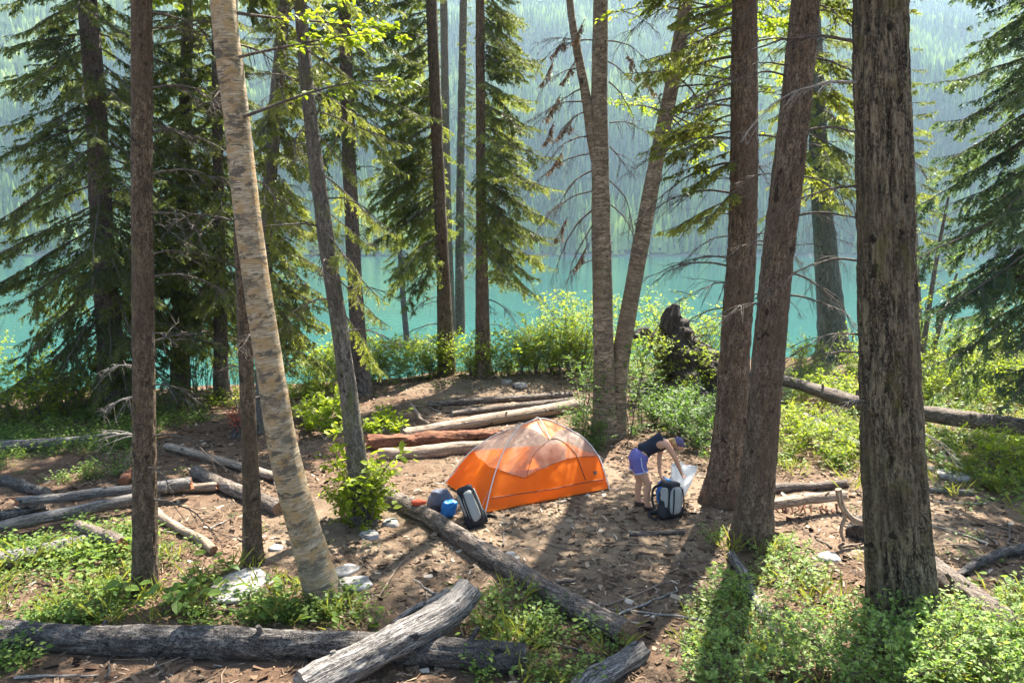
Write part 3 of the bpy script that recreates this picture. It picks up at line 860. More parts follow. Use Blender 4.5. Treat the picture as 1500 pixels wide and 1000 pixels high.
# dry brown sprays still hanging on the left dead limbs
g = Geo()
for q, (x, y) in enumerate([(820, 60), (800, 100), (835, 95), (810, 150), (800, 190), (845, 40), (830, 180), (905, 90), (925, 110), (815, 230), (820, 330), (850, 370)]):
    tp = BOUGH[(1, .8)][q % 3]
    tp.stamp(g, orient(PI*(1 if x < 880 else 0)+.5*T.r.normal(), -.9, .5*T.r.normal()), at(x+12, y-12, T.Y+.4*T.r.normal()), .9, 0.)
g.build('dry_foliage', [M['needle_dead'], M['twig']], T.root)
# ---- right group
T = Tree('spruce_tree', 'stout reddish trunk beside the white bag and backpack', [(1057, 737, 64), (1066, 660, 47), (1079, 480, 43), (1089, 300, 40), (1091, 0, 36)], 23, 'bark_red', 16, seg=64, amp=.06, ka=7, kl=7, lobes=(5, .30, .16, .4))
T.deads(3.4, 9.6, 20, (.9, 2.0), az=PI*1.0, azw=.75, pitch=(-.3, .15))
T.deads(3.4, 9.6, 9, (.6, 1.4), az=0., azw=.8, pitch=(-.3, .15))
T.crown(5.0, 10.5, 1.7, 1.7, 3.0, 'needle_yellow', az=PI*1.0, azw=.8, pitch=(-.35, 0), lod=1)
T.crown(11, 22.7, 2.3, .5, 3., 'needle_mid', lod=2, name='upper_crown')
T = Tree('spruce_tree', 'leaning reddish trunk next to the stout one, foot by a grey thin log', [(1100, 799, 64), (1112, 680, 48), (1135, 420, 45), (1158, 220, 44), (1180, 0, 40)], 23, 'bark_red', 17, seg=64, amp=.06, ka=7, kl=7, lobes=(5, .30, .16, 2.4))
T.deads(3.4, 9, 9, (.7, 1.6), az=0., azw=.9, pitch=(-.3, .2))
T.crown(5.5, 10, 1.3, 1.5, 2.0, 'needle_mid', az=.1, azw=.9, pitch=(-.35, 0), lod=1, name='low_crown')
T.deads(3.4, 9, 6, (.7, 1.3), az=PI, azw=.9, pitch=(-.3, .2))
T.crown(10.5, 22.7, 2.2, .5, 3., 'needle_mid', lod=2)
T = Tree('fir_tree', 'greenish lichen-covered trunk with a flared foot on the lake bank', [(1223, 527, 48), (1219, 480, 40), (1212, 400, 34), (1203, 280, 28), (1196, 150, 24), (1190, 0, 21)], 24, 'bark_green', 18, lobes=(5, .5, .5, 1.))
T.crown(6.5, 23.5, 2.8, .5, 6., 'needle_yellow', pitch=(-.35, .2), hi_per=.8)
T.deads(4, 10, 14, (1.0, 2.2))
T = Tree('fir_tree', 'biggest trunk, furrowed mossy fir rising out of pale green shrubs', [(1322, 899, 93), (1316, 800, 85), (1308, 680, 81), (1300, 450, 75), (1294, 200, 71), (1290, 0, 70)], 25, 'bark_fir', 19, seg=110, amp=.10, ka=10, kl=1.6, ridged=True, lobes=(6, .10, .25, 1.))
FIR = T
def limb_from(T, z, az, L, pitch, mat): 
    Lk = near_len(L, DEAD_L); T.limb(Lk, L/Lk, orient(az, pitch, 0.3), T.pos(z), mat)
for z, a, L, p_, m_ in ((6.85, PI*.97, 1.5, .25, 'twig'), (6.45, PI*1.02, 1.35, .05, 'twig_pale'), (5.3, PI*.95, 1.2, .0, 'twig'), (4.4, PI*.9, 1.2, .1, 'twig'), (3.5, PI*1.0, .9, .15, 'twig'), (7.1, .2, .4, .9, 'twig'),
                        (2.45, -.1, .65, -.25, 'twig_pale'), (3.3, PI*.9, .8, .1, 'twig'), (2.7, PI*1.05, .5, .2, 'twig_pale')):
    limb_from(T, z, a, L, p_, m_)
T.crown(9.5, 24.7, 2.4, .5, 3., 'needle_mid', lod=2)
T = Tree('spruce_sapling', 'thin yellow-tipped young spruce behind the biggest trunk', [(1344, 522, 16), (1337, 300, 11), (1331, 100, 5), (1329, 40, 2)], 13.5, 'bark_mossy', 20, seg=12, cat='sapling')
T.crown(4.6, 13.3, 1.7, .4, 4., 'needle_yellow', pitch=(-.2, .1))
T.deads(3, 8, 8, (.8, 1.5))
bx = at(1575, 640, 16.5); bx[2] = gh(bx[0], bx[1])
T = Tree('spruce_tree', 'blue-green spruce whose long layered boughs overhang the sunny shrubs by the lake', [(1575, 640, 40), (1570, 300, 32), (1565, 0, 28)], 22, 'bark_spruce', 21, base=bx)
T.crown(3.4, 21.7, 3.6, .5, 7.5, 'needle_blue', az=PI*.98, azw=1.5, pitch=(-.42, .12), lod=1, hi_per=.8)
T.crown(3.4, 21.7, 2.4, .5, 1.3, 'needle_blue', az=-.4, azw=1.4, pitch=(-.3, .2), lod=2, name='far_crown')
T.deads(2, 9, 9, (1.2, 2.2), az=PI, azw=.7)
# slender leafy saplings, right
for path, sd, lab in (([(1345, 566, 9), (1358, 470, 7), (1372, 380, 6), (1392, 275, 3)], 22, 'slender dark sapling leaning in the sunny thicket, taller of a crossing pair'),
                      ([(1356, 562, 8), (1376, 480, 6), (1402, 400, 3)], 23, 'short slender sapling crossing the taller one in the sunny thicket')):
    T = Tree('alder_sapling', lab, path, 1, 'twig', sd, seg=10, cat='sapling', lobes=None)
    zm = T.H
    T.leafy([(zm*(.35+.6*T.r.random()), T.r.random()*6.3, .3, 1.1) for q in range(15)], .075, 'leaf_bright', n_tw=10, per=6, hexa=False)
# ---------------------------------------------------------------- fallen logs
def log(name, label, ends, w, mat='log_grey', end='end_grey', lift=(0, 0), wig=.03, amp=.09, stubs=0, seed=1, group=None, seg=22, rings=70, cat='log', mid=None, stub_mat=None, jag=.06, ka=2.2):
    """ends: pixel of the axis at both ends; w: width in pixels there; lift: metres above resting"""
    r = np.random.default_rng(seed)
    pts = []
    px = list(ends) if mid is None else [ends[0], *mid, ends[1]]
    for q, (x, y) in enumerate(px):
        f = q/(len(px)-1); ww = w[0]*(1-f)+w[1]*f; lf = lift[0]*(1-f)+lift[1]*f
        p = gp(x, y); 
        for _ in range(3): rad = ww*.5/FPX*depth(p); p = gp(x, y, rad*.72+lf)
        pts.append([*p, rad])
    D = spline(np.array(pts), rings)
    L = np.linalg.norm(D[-1, :3]-D[0, :3])
    t = np.linspace(0, 1, rings)
    off = np.stack([noise(np.stack([t*4+seed*3, t*0+q*7, t*0], -1)) for q in range(3)], -1)*wig*np.array([1, 1, .35])
    P = D[:, :3]+off
    bend = 1+.10*noise(np.stack([t*L*1.3+seed, t*0, t*0+3], -1))
    g = tube(P, D[:, 3]*bend, seg, amp, ka*1.7, 4., lobes=None, seed=seed*5.1, cap_mi=1, capj=jag)
    o = g.build(name, [M[mat], M[end]])
    tag(o, label, cat, group)
    T_, N_, B_ = frames(P)
    for q in range(stubs):
        k = int(rings*(.08+.84*(q+r.random())/stubs)); k = min(k, rings-2)
        an = r.random()*6.28; d = N_[k]*math.cos(an)+B_[k]*math.sin(an)
        if d[2] < -.2: d[2] *= -1
        d = nrm(d+T_[k]*(.5*r.normal())); l = D[k, 3]*(.5+1.0*r.random()); u = np.linspace(0, 1, 6)
        sp = P[k]+d*(D[k, 3]*.5+u[:, None]*l)
        sp[:, 2] += .1*l*u**2
        tube(sp, D[k, 3]*(.26*(1-.35*u)), 7, .15, seed=q+seed*1.3).build('branch_stub', M[stub_mat or mat], o)
    return o, D
log('fallen_log', 'long dark rough-barked log lying level below low green plants', ((-60, 932), (775, 960)), (44, 44), 'log_dark', 'end_grey', stubs=6, seed=1, rings=260, seg=44, wig=.05, mid=[(180, 935), (420, 944), (600, 953)], amp=.10)
log('fallen_log', 'thick grey weathered log propped across the long dark log', ((440, 1010), (688, 868)), (54, 40), 'log_grey', 'end_grey', lift=(.10, .32), stubs=2, seed=2, rings=140, seg=44, mid=[(560, 948), (640, 906)], amp=.12)
log('fallen_branch', 'forked grey dead branch beside the propped weathered log', ((575, 912), (655, 868)), (9, 14), 'log_grey', lift=(.1, .3), seed=3, cat='branch', stubs=2, rings=30, seg=10)
L3, L3D = log('fallen_log', 'long brown mossy log with gear leaning on it, bordering the tent clearing', ((560, 722), (922, 930)), (24, 40), 'log_brown', 'end_wood', stubs=3, seed=4, rings=200, seg=40, mid=[(650, 772), (740, 826), (840, 888)], amp=.08)
log('fallen_log', 'short grey split log beside the mossy log end', ((850, 1012), (932, 956)), (34, 34), 'log_grey', seed=5, rings=40, seg=24, jag=.1, ka=5, amp=.14)
log('fallen_log', 'thin pale grey log among shrubs at foot of the leaning reddish trunk', ((1072, 812), (1150, 960)), (14, 16), 'log_grey', seed=6, rings=50, seg=14)
log('fallen_log', 'rough brown log running into pale shrubs behind the biggest trunk', ((1345, 822), (1500, 925)), (38, 34), 'log_brown', 'end_wood', seed=7, rings=60, seg=26, amp=.13, stubs=3)
log('fallen_branch', 'dark crooked branch with grey lower end on bare soil', ((1398, 840), (1530, 790)), (9, 20), 'log_dark', seed=8, rings=50, seg=14, wig=.08, cat='branch', stubs=1)
log('fallen_log', 'long thin log lying across the lush green thicket', ((1085, 545), (1560, 634)), (14, 26), 'log_brown', seed=9, rings=110, seg=18, lift=(.5, .5), mid=[(1160, 560), (1260, 590), (1380, 608)], stubs=8)
log('fallen_log', 'sunlit peeled tan log with short roots hanging below it', ((1118, 738), (1236, 726)), (18, 15), 'log_tan', 'end_wood', seed=10, rings=50, seg=20, lift=(.22, .22), stubs=2)
log('fallen_log', 'mossy dark log behind the peeled tan log', ((1130, 716), (1240, 708)), (15, 13), 'log_brown', seed=11, rings=40, seg=16)
log('fallen_log', 'thin grey log half hidden in the green thicket', ((1180, 608), (1262, 655)), (9, 12), 'log_grey', seed=12, rings=40, seg=12, lift=(.1, .1))
log('fallen_log', 'thin pale log at the lake edge in yellow-green bushes', ((1440, 543), (1530, 552)), (6, 8), 'log_grey', seed=13, rings=30, seg=10, lift=(.3, .3))
log('fallen_log', 'grey log with twigs lying in shade right behind the biggest trunk', ((1330, 716), (1425, 722)), (12, 8), 'log_grey', seed=14, rings=40, seg=14, stubs=6)
# behind the tent
log('fallen_log', 'biggest peeled log on the bare slope behind the tent', ((590, 636), (850, 592)), (17, 17), 'log_tan', 'end_grey', seed=15, rings=80, seg=22, lift=(.06, .06), stubs=3)
log('fallen_log', 'thin grey-brown log uppermost on the bare slope behind the tent', ((625, 592), (838, 578)), (9, 10), 'log_brown', seed=16, rings=60, seg=14, stubs=3)
log('fallen_log', 'thin shaded log just uphill of the biggest peeled log', ((660, 606), (842, 586)), (10, 9), 'log_brown', seed=17, rings=60, seg=14)
log('fallen_log', 'short pale-topped log touching the tent', ((555, 668), (718, 654)), (20, 20), 'log_tan', 'end_red', seed=18, rings=60, seg=22, lift=(.0, .0))
log('fallen_log', 'rust-red rotten log split open beside the tent', ((536, 650), (735, 636)), (22, 15), 'log_red', 'end_red', seed=19, rings=80, seg=24, amp=.28, jag=.2, ka=4)
log('fallen_log', 'dark log lying behind the forked birch at the bush', ((925, 577), (1075, 578)), (12, 10), 'log_dark', seed=20, rings=50, seg=14, lift=(.1, .1))
log('broken_branch', 'bleached crooked stick lying on the bare slope', ((596, 592), (626, 622)), (5, 7), 'log_tan', seed=21, rings=24, seg=8, wig=.12, cat='branch', lift=(.3, 0))
log('fallen_branch', 'small brown stick lying on the trodden clearing by the backpack', ((925, 782), (1002, 778)), (7, 8), 'log_brown', seed=22, rings=24, seg=10, cat='branch')
log('fallen_branch', 'flat pale wood splinter lying on the clearing', ((815, 852), (842, 849)), (6, 6), 'log_tan', seed=23, rings=16, seg=8, cat='branch')
# left pile
log('fallen_log', 'pale grey log lying in plants at the foot of the tall dark spruce', ((-40, 658), (205, 636)), (18, 10), 'log_grey', seed=31, rings=70, seg=18, stubs=2, lift=(.08, .08))
log('fallen_log', 'long thin pale log pointing at the foot of the birch', ((246, 653), (405, 698)), (11, 14), 'log_tan', 'end_wood', seed=32, rings=70, seg=16, lift=(.04, .04))
log('fallen_log', 'grey-brown log topmost on the woodpile with an orange broken end', ((22, 734), (278, 708)), (13, 18), 'log_grey', 'end_red', seed=33, rings=70, seg=18, lift=(.24, .22), jag=.12, wig=.04)
log('broken_log', 'short orange-tipped log piece behind the woodpile end', ((240, 716), (316, 713)), (13, 14), 'log_tan', 'end_red', seed=34, rings=30, seg=16, lift=(.04, .04), jag=.12)
log('fallen_log', 'straight grey log slanting across the middle of the woodpile', ((-30, 778), (205, 728)), (18, 16), 'log_grey', seed=35, rings=70, seg=20, lift=(.12, .18), stubs=1)
log('fallen_log', 'thick dappled log lowest in the woodpile', ((-40, 832), (140, 790)), (30, 24), 'log_grey', seed=36, rings=60, seg=24, stubs=1)
log('fallen_log', 'short log with a red rotten end jutting from the woodpile', ((112, 770), (183, 797)), (18, 21), 'log_brown', 'end_red', seed=37, rings=40, seg=22, lift=(.18, .1), jag=.05)
log('fallen_log', 'thin log pointing away from the woodpile to the sunny litter', ((225, 748), (316, 806)), (11, 13), 'log_tan', 'end_wood', seed=38, rings=50, seg=16)
log('fallen_log', 'brown round log with a sawn end behind the bare slender trunk', ((284, 690), (411, 746)), (17, 22), 'log_brown', 'end_wood', seed=39, rings=60, seg=22, jag=.02)
log('fallen_log', 'dark log sunk in leaves at the back of the woodpile', ((5, 704), (70, 722)), (15, 15), 'log_dark', seed=40, rings=40, seg=16)
log('fallen_log', 'dark short log under the topmost woodpile log', ((-30, 762), (70, 742)), (15, 14), 'log_dark', seed=41, rings=40, seg=16)
log('fallen_log', 'rusty broken log chunk behind the slim brown trunk', ((178, 706), (215, 676)), (14, 16), 'log_red', 'end_red', seed=42, rings=30, seg=16, amp=.2, lift=(.02, .12))

def roots_below():
    """little roots hanging from the peeled log, and the crooked stump root at its end"""
    o = thing('root_stump', 'crooked root stump with dark hollow at end of the peeled log', 'stump', gp(1262, 795))
    g = Geo(); r = np.random.default_rng(5)
    b = gp(1262, 792)
    V, Q = superell((.26, .22, .20), .9, .9, 30, 16, .35, 5, 3); V = V+b+[.10, .12, .12]
    Geo().add(V, quads=Q).build('root_ball', M['log_dark'], o)
    for pts, w in (([(1228, 716), (1234, 742), (1250, 760), (1275, 768)], .05), ([(1240, 752), (1232, 775), (1236, 792)], .03)):
        P = spline(np.array([at(x, y, b[1]-.15) for x, y in pts]), 24)
        tube(P, np.linspace(w, w*.8, 24), 12, .14, seed=w*50).build('root', M['log_tan'], o)
    return o
roots_below()
o = thing('root_fringe', 'row of small rusty roots under the sunlit peeled log', 'roots', gp(1180, 758))
r_ = np.random.default_rng(8)
yb = gp(1180, 752)[1]
for q in range(15):
    x = 1130+q*7.4+r_.normal()*2; y0 = 742+r_.normal()*2; y1 = y0+12+16*r_.random()
    P = spline(np.array([at(x, y0, yb+.1), at(x+r_.normal()*4, (y0+y1)/2, yb), at(x+r_.normal()*7, y1, yb-.15*r_.random())]), 10)
    P[-1][2] = min(P[-1][2], gh(P[-1][0], P[-1][1])+.03)
    tube(P, np.linspace(.022, .009, 10), 7, .15, seed=q).build('root', M['log_red'], o)

# upturned root plate
def root_wad():
    b = gp(1002, 583); o = thing('uprooted_stump', 'tall dark upturned root plate with dangling rootlets behind the forked birch', 'stump', b)
    r = np.random.default_rng(3); Y = b[1]
    def w(x, y): return at(x, y, Y)
    P = spline(np.array([w(1012, 585), w(1004, 540), w(992, 505), w(984, 470), w(990, 446)]), 50)
    tube(P, np.interp(np.linspace(0, 1, 50), [0, .3, .5, .62, .72, .88, 1], [1.3, 1.05, .70, .52, .42, .28, .10]), 40, .50, 2.6, 3.2, seed=2.).build('root_plate', M['root'], o)
    for q in range(9):
        p = P[int(5+q*4.4)]; V, Q = superell((.26+.1*r.random(), .24, .2+.12*r.random()), .9, .9, 20, 12, .35, 5, q*3.)
        Geo().add(V+p+r.normal(0, .30, 3)*[1, .6, .5], quads=Q).build('soil_clod', M['root'], o)
    for q in range(120):
        t = r.random()**1.5; p = P[int(t*38)]; a = r.random()*6.28
        d = np.array([math.cos(a), .8*math.sin(a)-.3, .7*r.normal()]); l = .35+.95*r.random()
        s = p+nrm(d)*(.75-.45*t)
        u = np.linspace(0, 1, 9)[:, None]
        c = s+nrm(d)*u*l; c[:, 2] -= (.5*l*u[:, 0]**2); c += np.cumsum(r.normal(0, .02, c.shape), 0)
        tube(c, np.linspace(.035, .008, 9)*(.5+r.random()), 6, .1, seed=q).build('root', M['root' if q % 2 else 'twig'], o)
root_wad()

# stump with a rust-red dead sprig
b = gp(349, 640); o = thing('tree_stump', 'small broken stump wearing a rust-red dead sprig', 'stump', b)
tube(np.array([b+[0, 0, -.1], b+[0, 0, .15], b+[.02, 0, .4]]), [.2, .15, .11], 16, .2, 2.5, 3., seed=4., capj=.12).build('trunk', M['log_dark'], o)
tube(spline(np.array([b+[.02, 0, .3], b+[.05, -.05, .8], b+[.0, -.05, .95], b+[-.1, -.08, .97]]), 14), np.linspace(.02, .008, 14), 7).build('twig', M['twig_pale'], o)
g = Geo(); r_ = np.random.default_rng(2); n = 170
Pq = b+np.array([.02, -.12, .5])+r_.normal(0, 1, (n, 3))*[.11, .08, .15]
V, q, tr, k = leaves(Pq, r_.normal(size=(n, 3))+[0, 0, -.8], r_.normal(size=(n, 3)), .05+.06*r_.random(n), .5, False)
g.add(V, q, tr, tint=np.repeat(r_.random(n), k)); g.build('dead_sprig', M['leaf_red'], o)

# ---------------------------------------------------------------- rocks
def rock(label, px, py, w, h, flat=.35, seed=1, depth_=1.):
    b = gp(px, py); sc = depth(b)/FPX
    hx = w*.5*sc; hy = hx*depth_; hz = hx*flat
    V, Q = superell((hx, hy, hz), .75, .8, 34, 18, 0)
    n = nrm(V); V = V*(1+.22*fbm(n*1.6+seed*7.7, 3))[:, None]
    V[:, 2] = np.minimum(V[:, 2], hz*(.62+.12*noise(V*3/hx+seed)))
    V = V @ rotm('Z', seed*1.3).T + b + [0, 0, hz*.18]
    tag(Geo().add(V, quads=Q).build('rock', M['rock']), label, 'rock')
rock('broad flat sunlit slab of rock below the bare slender trunk', 350, 858, 100, 30, .13, 1, .7)
rock('pale broken flat rock at the foot of the birch', 520, 856, 50, 30, .28, 2, .9)
rock('low white rock behind the pale broken flat rock', 505, 836, 46, 20, .2, 3, .7)
rock('small round white rock by the leafy tangle, lower of two', 541, 785, 26, 15, .6, 4)
rock('small white rock by the leafy tangle next to the mossy log', 572, 767, 24, 12, .5, 5)
rock('white wedge-shaped rock on sunny soil between the leaning and the biggest trunk', 1214, 818, 30, 14, .45, 6)
rock('white rock in green plants behind the biggest trunk', 1358, 688, 20, 14, .6, 7)
rock('grey lichened rock among plants beyond the biggest trunk', 1398, 700, 44, 16, .4, 8)
rock('grey half-buried rock at the clearing edge near the mossy log', 742, 818, 36, 12, .3, 9)
rock('pale angular rock on the bare slope near the reddish trunk', 762, 565, 20, 12, .5, 10)
rock('grey rock on the bare slope beside the pale angular one', 742, 560, 14, 10, .6, 11)
rock('small grey rock at the foot of the slope logs', 640, 630, 12, 8, .6, 12)
rock('flat pale stone in shade between birch and slender trunk', 405, 803, 20, 8, .4, 13)

# ---------------------------------------------------------------- the tent
def coons(c0, c1, d0, d1, nu, nv):
    """c0,c1: functions of u (bottom, top); d0,d1: functions of v (left, right)"""
    u = np.linspace(0, 1, nu)[None, :, None]; v = np.linspace(0, 1, nv)[:, None, None]
    C0 = c0(u[0, :, 0])[None]; C1 = c1(u[0, :, 0])[None]; D0 = d0(v[:, 0, 0])[:, None]; D1 = d1(v[:, 0, 0])[:, None]
    return (1-v)*C0+v*C1+(1-u)*D0+u*D1-((1-u)*(1-v)*C0[:, :1]+u*(1-v)*C0[:, -1:]+(1-u)*v*C1[:, :1]+u*v*C1[:, -1:])

def tent():
    A = np.array([-1.287, 14.23, 0]); B = np.array([-.458, 12.59, 0]); C = np.array([1.842, 13.88, 0]); Dp = A+C-B
    for q in (A, B, C, Dp): q[2] = gh(q[0], q[1])+.03
    c = (A+B+C+Dp)/4; e1 = nrm(C-B); e2 = nrm(A-B)
    def up(t, s, z): return np.array([*(c+e1*t+e2*s)[:2], c[2]+z])
    H1, Mx, H2 = up(-.14, .0, 1.20), up(.36, .0, 1.27), up(.92, 0, 1.02)
    Pf, Qb = up(.26, -.42, 1.0), up(.26, .42, 1.0)
    ctr = up(0.1, 0, 0)
    def curve(*pts):
        S = spline(np.array(pts), 60); tt = np.linspace(0, 1, 60)
        return lambda x: np.stack([np.interp(x, tt, S[:, q]) for q in range(3)], -1)
    def bow(a, b, k=.16, z=.10):
        m = (a+b)/2; o = m-ctr; o[2] = 0
        return curve(a, a*.72+b*.28+nrm(o)*k*.7+[0, 0, z*.8], m+nrm(o)*k+[0, 0, z], a*.25+b*.75+nrm(o)*k*.75+[0, 0, z*.9], b)
    pA, pB, pC, pD = bow(A, H1), bow(B, H1), bow(C, H2), bow(Dp, H2)
    front, back = curve(H1, H1*.45+Pf*.55+[0, 0, .04], Pf, Pf*.55+H2*.45+[0, 0, .04], H2), curve(H1, Qb, H2)
    ridge = curve(H1, Mx, H2)
    o = thing('dome_tent', 'orange dome tent with grey mesh upper walls standing in the clearing', 'tent', c)
    def sag(S, k):
        n, m = S.shape[:2]; v = np.linspace(0, 1, n)[:, None]; u = np.linspace(0, 1, m)[None]
        w = np.sin(v*np.pi)*np.sin(u*np.pi); d = nrm(np.array([*(ctr-S.mean((0, 1)))[:2], 0]))
        return S+d*(w*k)[..., None] + (.028*fbm(S*3.5, 3)*w)[..., None]*d
    def panels(S, cuts):
        """cuts: list of (vlo(u), vhi(u), name, mat); resamples S between the curves so edges follow them"""
        nv, nu = S.shape[:2]; u = np.linspace(0, 1, nu)
        vv = np.linspace(0, 1, nv)
        for lo, hi, nm, mt in cuts:
            k = 16; R = []
            for f in np.linspace(0, 1, k):
                v = lo(u)*(1-f)+hi(u)*f
                R.append(np.stack([[np.interp(v[q], vv, S[:, q, ax]) for q in range(nu)] for ax in range(3)], -1))
            R = np.array(R)
            Geo().add(R, quads=grid_quads(k, nu)).build(nm, M[mt], o)
    Z = lambda u: u*0; O = lambda u: u*0+1
    lin = lambda a, b: (lambda x: a+(b-a)*np.asarray(x)[:, None])
    edge = lambda xs, ys: (lambda u: np.interp(u, xs, ys))
    # long side facing the camera
    S = sag(coons(lin(B, C), front, pB, pC, 61, 41), .05)
    eb = edge([0, .12, .26, .36, .55, .8, 1], [.42, .36, .30, .40, .47, .47, .44]); es = edge([0, 1], [.13, .13])
    panels(S, [(Z, es, 'skirt', 'tent_orange'), (es, eb, 'lower_wall', 'tent_orange'), (eb, O, 'mesh_wall', 'tent_mesh')])
    def on(S, u, v):
        nv, nu = S.shape[:2]; a, b = v*(nv-1), u*(nu-1)
        return S[int(round(a)), int(round(b))]
    outw = nrm(np.array([*(on(S, .5, .3)-ctr)[:2], 0]))*.008
    def line(nm, uv, rad, mt, Sx=None, ow=None):
        Sx = S if Sx is None else Sx
        P = spline(np.array([on(Sx, u, v) for u, v in uv])+(outw if ow is None else ow), 50)
        tube(P, rad, 6).build(nm, M[mt], o)
    line('seam', [(.02, .13), (.25, .13), (.5, .13), (.75, .13), (.98, .13)], .008, 'tent_seam')
    line('zipper', [(.50, .98), (.62, .88), (.72, .7), (.78, .5), (.80, .3), (.81, .14)], .008, 'tent_seam')
    line('door_edge', [(.50, .97), (.36, .80), (.30, .6), (.28, .4), (.28, .30)], .005, 'tent_seam')
    line('seam', [(.03, .40), (.26, .30), (.40, .42), (.7, .47), (.98, .44)], .006, 'tent_seam')
    lg = np.array([on(S, .90, .20), on(S, .93, .20), on(S, .93, .25), on(S, .90, .25)])+outw*1.2
    Geo().add(lg, quads=[(0, 1, 2, 3)]).build('logo_mark', M['tent_seam'], o)
    # short side at the left
    S2 = sag(coons(lin(A, B), lambda x: np.repeat(H1[None], len(x), 0), pA, pB, 51, 31), .05)
    e2b = edge([0, .3, .7, 1], [.46, .40, .38, .42])
    panels(S2, [(Z, e2b, 'lower_wall', 'tent_orange'), (e2b, O, 'mesh_wall', 'tent_mesh')])
    S3 = sag(coons(lin(C, Dp), lambda x: np.repeat(H2[None], len(x), 0), pC, pD, 51, 31), .05)
    panels(S3, [(Z, edge([0, 1], [.46, .46]), 'lower_wall', 'tent_orange'), (edge([0, 1], [.46, .46]), O, 'mesh_wall', 'tent_mesh')])
    S4 = sag(coons(lin(Dp, A), lambda x: back(1-x), pD, pA, 51, 41), .05)
    panels(S4, [(Z, edge([0, 1], [.46, .46]), 'lower_wall', 'tent_orange'), (edge([0, 1], [.46, .46]), O, 'mesh_wall', 'tent_mesh')])
    for f, nm in ((front, 'roof_panel'), (back, 'roof_panel')):
        S5 = coons(f, ridge, lambda x: np.repeat(H1[None], len(x), 0), lambda x: np.repeat(H2[None], len(x), 0), 41, 14)
        Geo().add(S5, quads=grid_quads(14, 41)).build(nm, M['tent_top'], o)
    F = np.array([A, B, C, Dp])
    S6 = coons(lin(B, C), lin(A, Dp), lin(B, A), lin(C, Dp), 24, 16)+np.array([0, 0, .01])
    S6[..., 2] += .02*noise(S6*5)
    Geo().add(S6, quads=grid_quads(16, 24)).build('floor', M['tent_floor'], o)
    x = np.linspace(0, 1, 40)
    off = lambda P: P+np.stack([nrm(q-np.array([*ctr[:2], .3]))*.018 for q in P])
    for f in (pA, pB, pC, pD): tube(off(f(x)), .011, 8).build('pole', M['pole'], o)
    tube(off(ridge(x)), .011, 8).build('ridge_pole', M['pole'], o)
    tube(off(curve(Pf, (Pf+Qb)/2+[0, 0, .30], Qb)(x)), .010, 8).build('cross_pole', M['pole'], o)
    for a in (A, B, C, Dp):
        d = nrm(np.array([*(a-c)[:2], 0])); s = a+d*.22; s[2] = gh(s[0], s[1])
        tube(np.array([a, (a+s)/2+[0, 0, .01], s+[0, 0, .02]]), .006, 5).build('guy_line', M['pole'], o)
        tube(np.array([s-[0, 0, .05], s+[0, 0, .06]]), .007, 6).build('stake', M['pole'], o)
    for f, sd in ((pB(np.array([.55]))[0], -1), (pC(np.array([.55]))[0], -1), (pA(np.array([.55]))[0], 1)):
        d = nrm(np.array([*(f-c)[:2], 0])); s = c+d*(np.linalg.norm((f-c)[:2])+.75); s[2] = gh(s[0], s[1])
        tube(np.array([f, (f+s)/2-[0, 0, .02], s+[0, 0, .03]]), .0035, 5).build('guy_line', M['pole'], o)
tent()

# ---------------------------------------------------------------- packs and bags
def pack(label, base, yaw, tilt, H, W, D, roll=0.):
    """hiking backpack: body, pale front panel, lid, side pockets, hip belt, shoulder straps"""
    o = thing('backpack', label, 'backpack', base)
    R = rotm('Z', yaw) @ rotm('X', tilt) @ rotm('Y', roll)
    def put(nm, V, Q, mt, off): 
        Geo().add((V+np.array(off)) @ R.T + base, quads=Q).build(nm, M[mt], o)
    V, Q = superell((W/2, D/2, H*.47), .55, .75, 40, 24, .09, 8, 2.); V[:, 0] *= 1-.22*np.clip(V[:, 2]/H, -.5, .5)
    put('body', V, Q, 'black_fabric', (0, 0, H*.47))
    V, Q = superell((W*.33, D*.20, H*.37), .7, .8, 30, 18, .08, 9, 5.); put('front_panel', V, Q, 'grey_fabric', (0, -D*.46, H*.52))
    V, Q = superell((W*.42, D*.42, H*.08), .5, .6, 26, 12, .08, 10, 1.); put('lid', V, Q, 'black_fabric', (0, .0, H*.94))
    for s in (-1, 1):
        V, Q = superell((W*.10, D*.34, H*.17), .5, .6, 20, 12, .08, 10, s); put('side_pocket', V, Q, 'black_fabric', (s*W*.47, 0, H*.2))
        V, Q = superell((W*.05, D*.3, H*.28), .5, .6, 20, 12, .06, 10, s); put('side_panel', V, Q, 'grey_fabric', (s*W*.44, -D*.1, H*.6))
        P = spline(np.array([[s*W*.3, D*.42, H*.92], [s*W*.34, D*.95, H*.75], [s*W*.36, D*.95, H*.4], [s*W*.4, D*.5, H*.15]]), 24)
        tube(P @ R.T + base, .024, 8, squash=.5).build('shoulder_strap', M['strap'], o)
        P = spline(np.array([[s*W*.25, -D*.62, H*.86], [s*W*.30, -D*.70, H*.5], [s*W*.27, -D*.62, H*.14]]), 20)
        tube(P @ R.T + base, .012, 6).build('webbing', M['strap'], o)
        P = spline(np.array([[s*W*.35, D*.5, H*.16], [s*W*.75, D*.7, H*.12], [s*W*.95, D*.2, H*.07], [s*W*1.0, -D*.35, H*.05]]), 24)
        tube(P @ R.T + base, np.linspace(.055, .02, 24), 8, squash=.5).build('hip_belt', M['strap'], o)
    return o
b2 = gp(985, 766); b2[2] -= .01
pack('upright black backpack with pale grey front panel at the feet of the bending person', b2+[0, .22, 0], .55, -.12, .62, .38, .30, .12)
b1 = gp(688, 792) + np.array([.12, .62, 0]); b1[2] = gh(b1[0], b1[1])
p1 = pack('pale grey and black backpack propped behind the mossy log', b1, .25, -.30, .70, .32, .24, -.32)

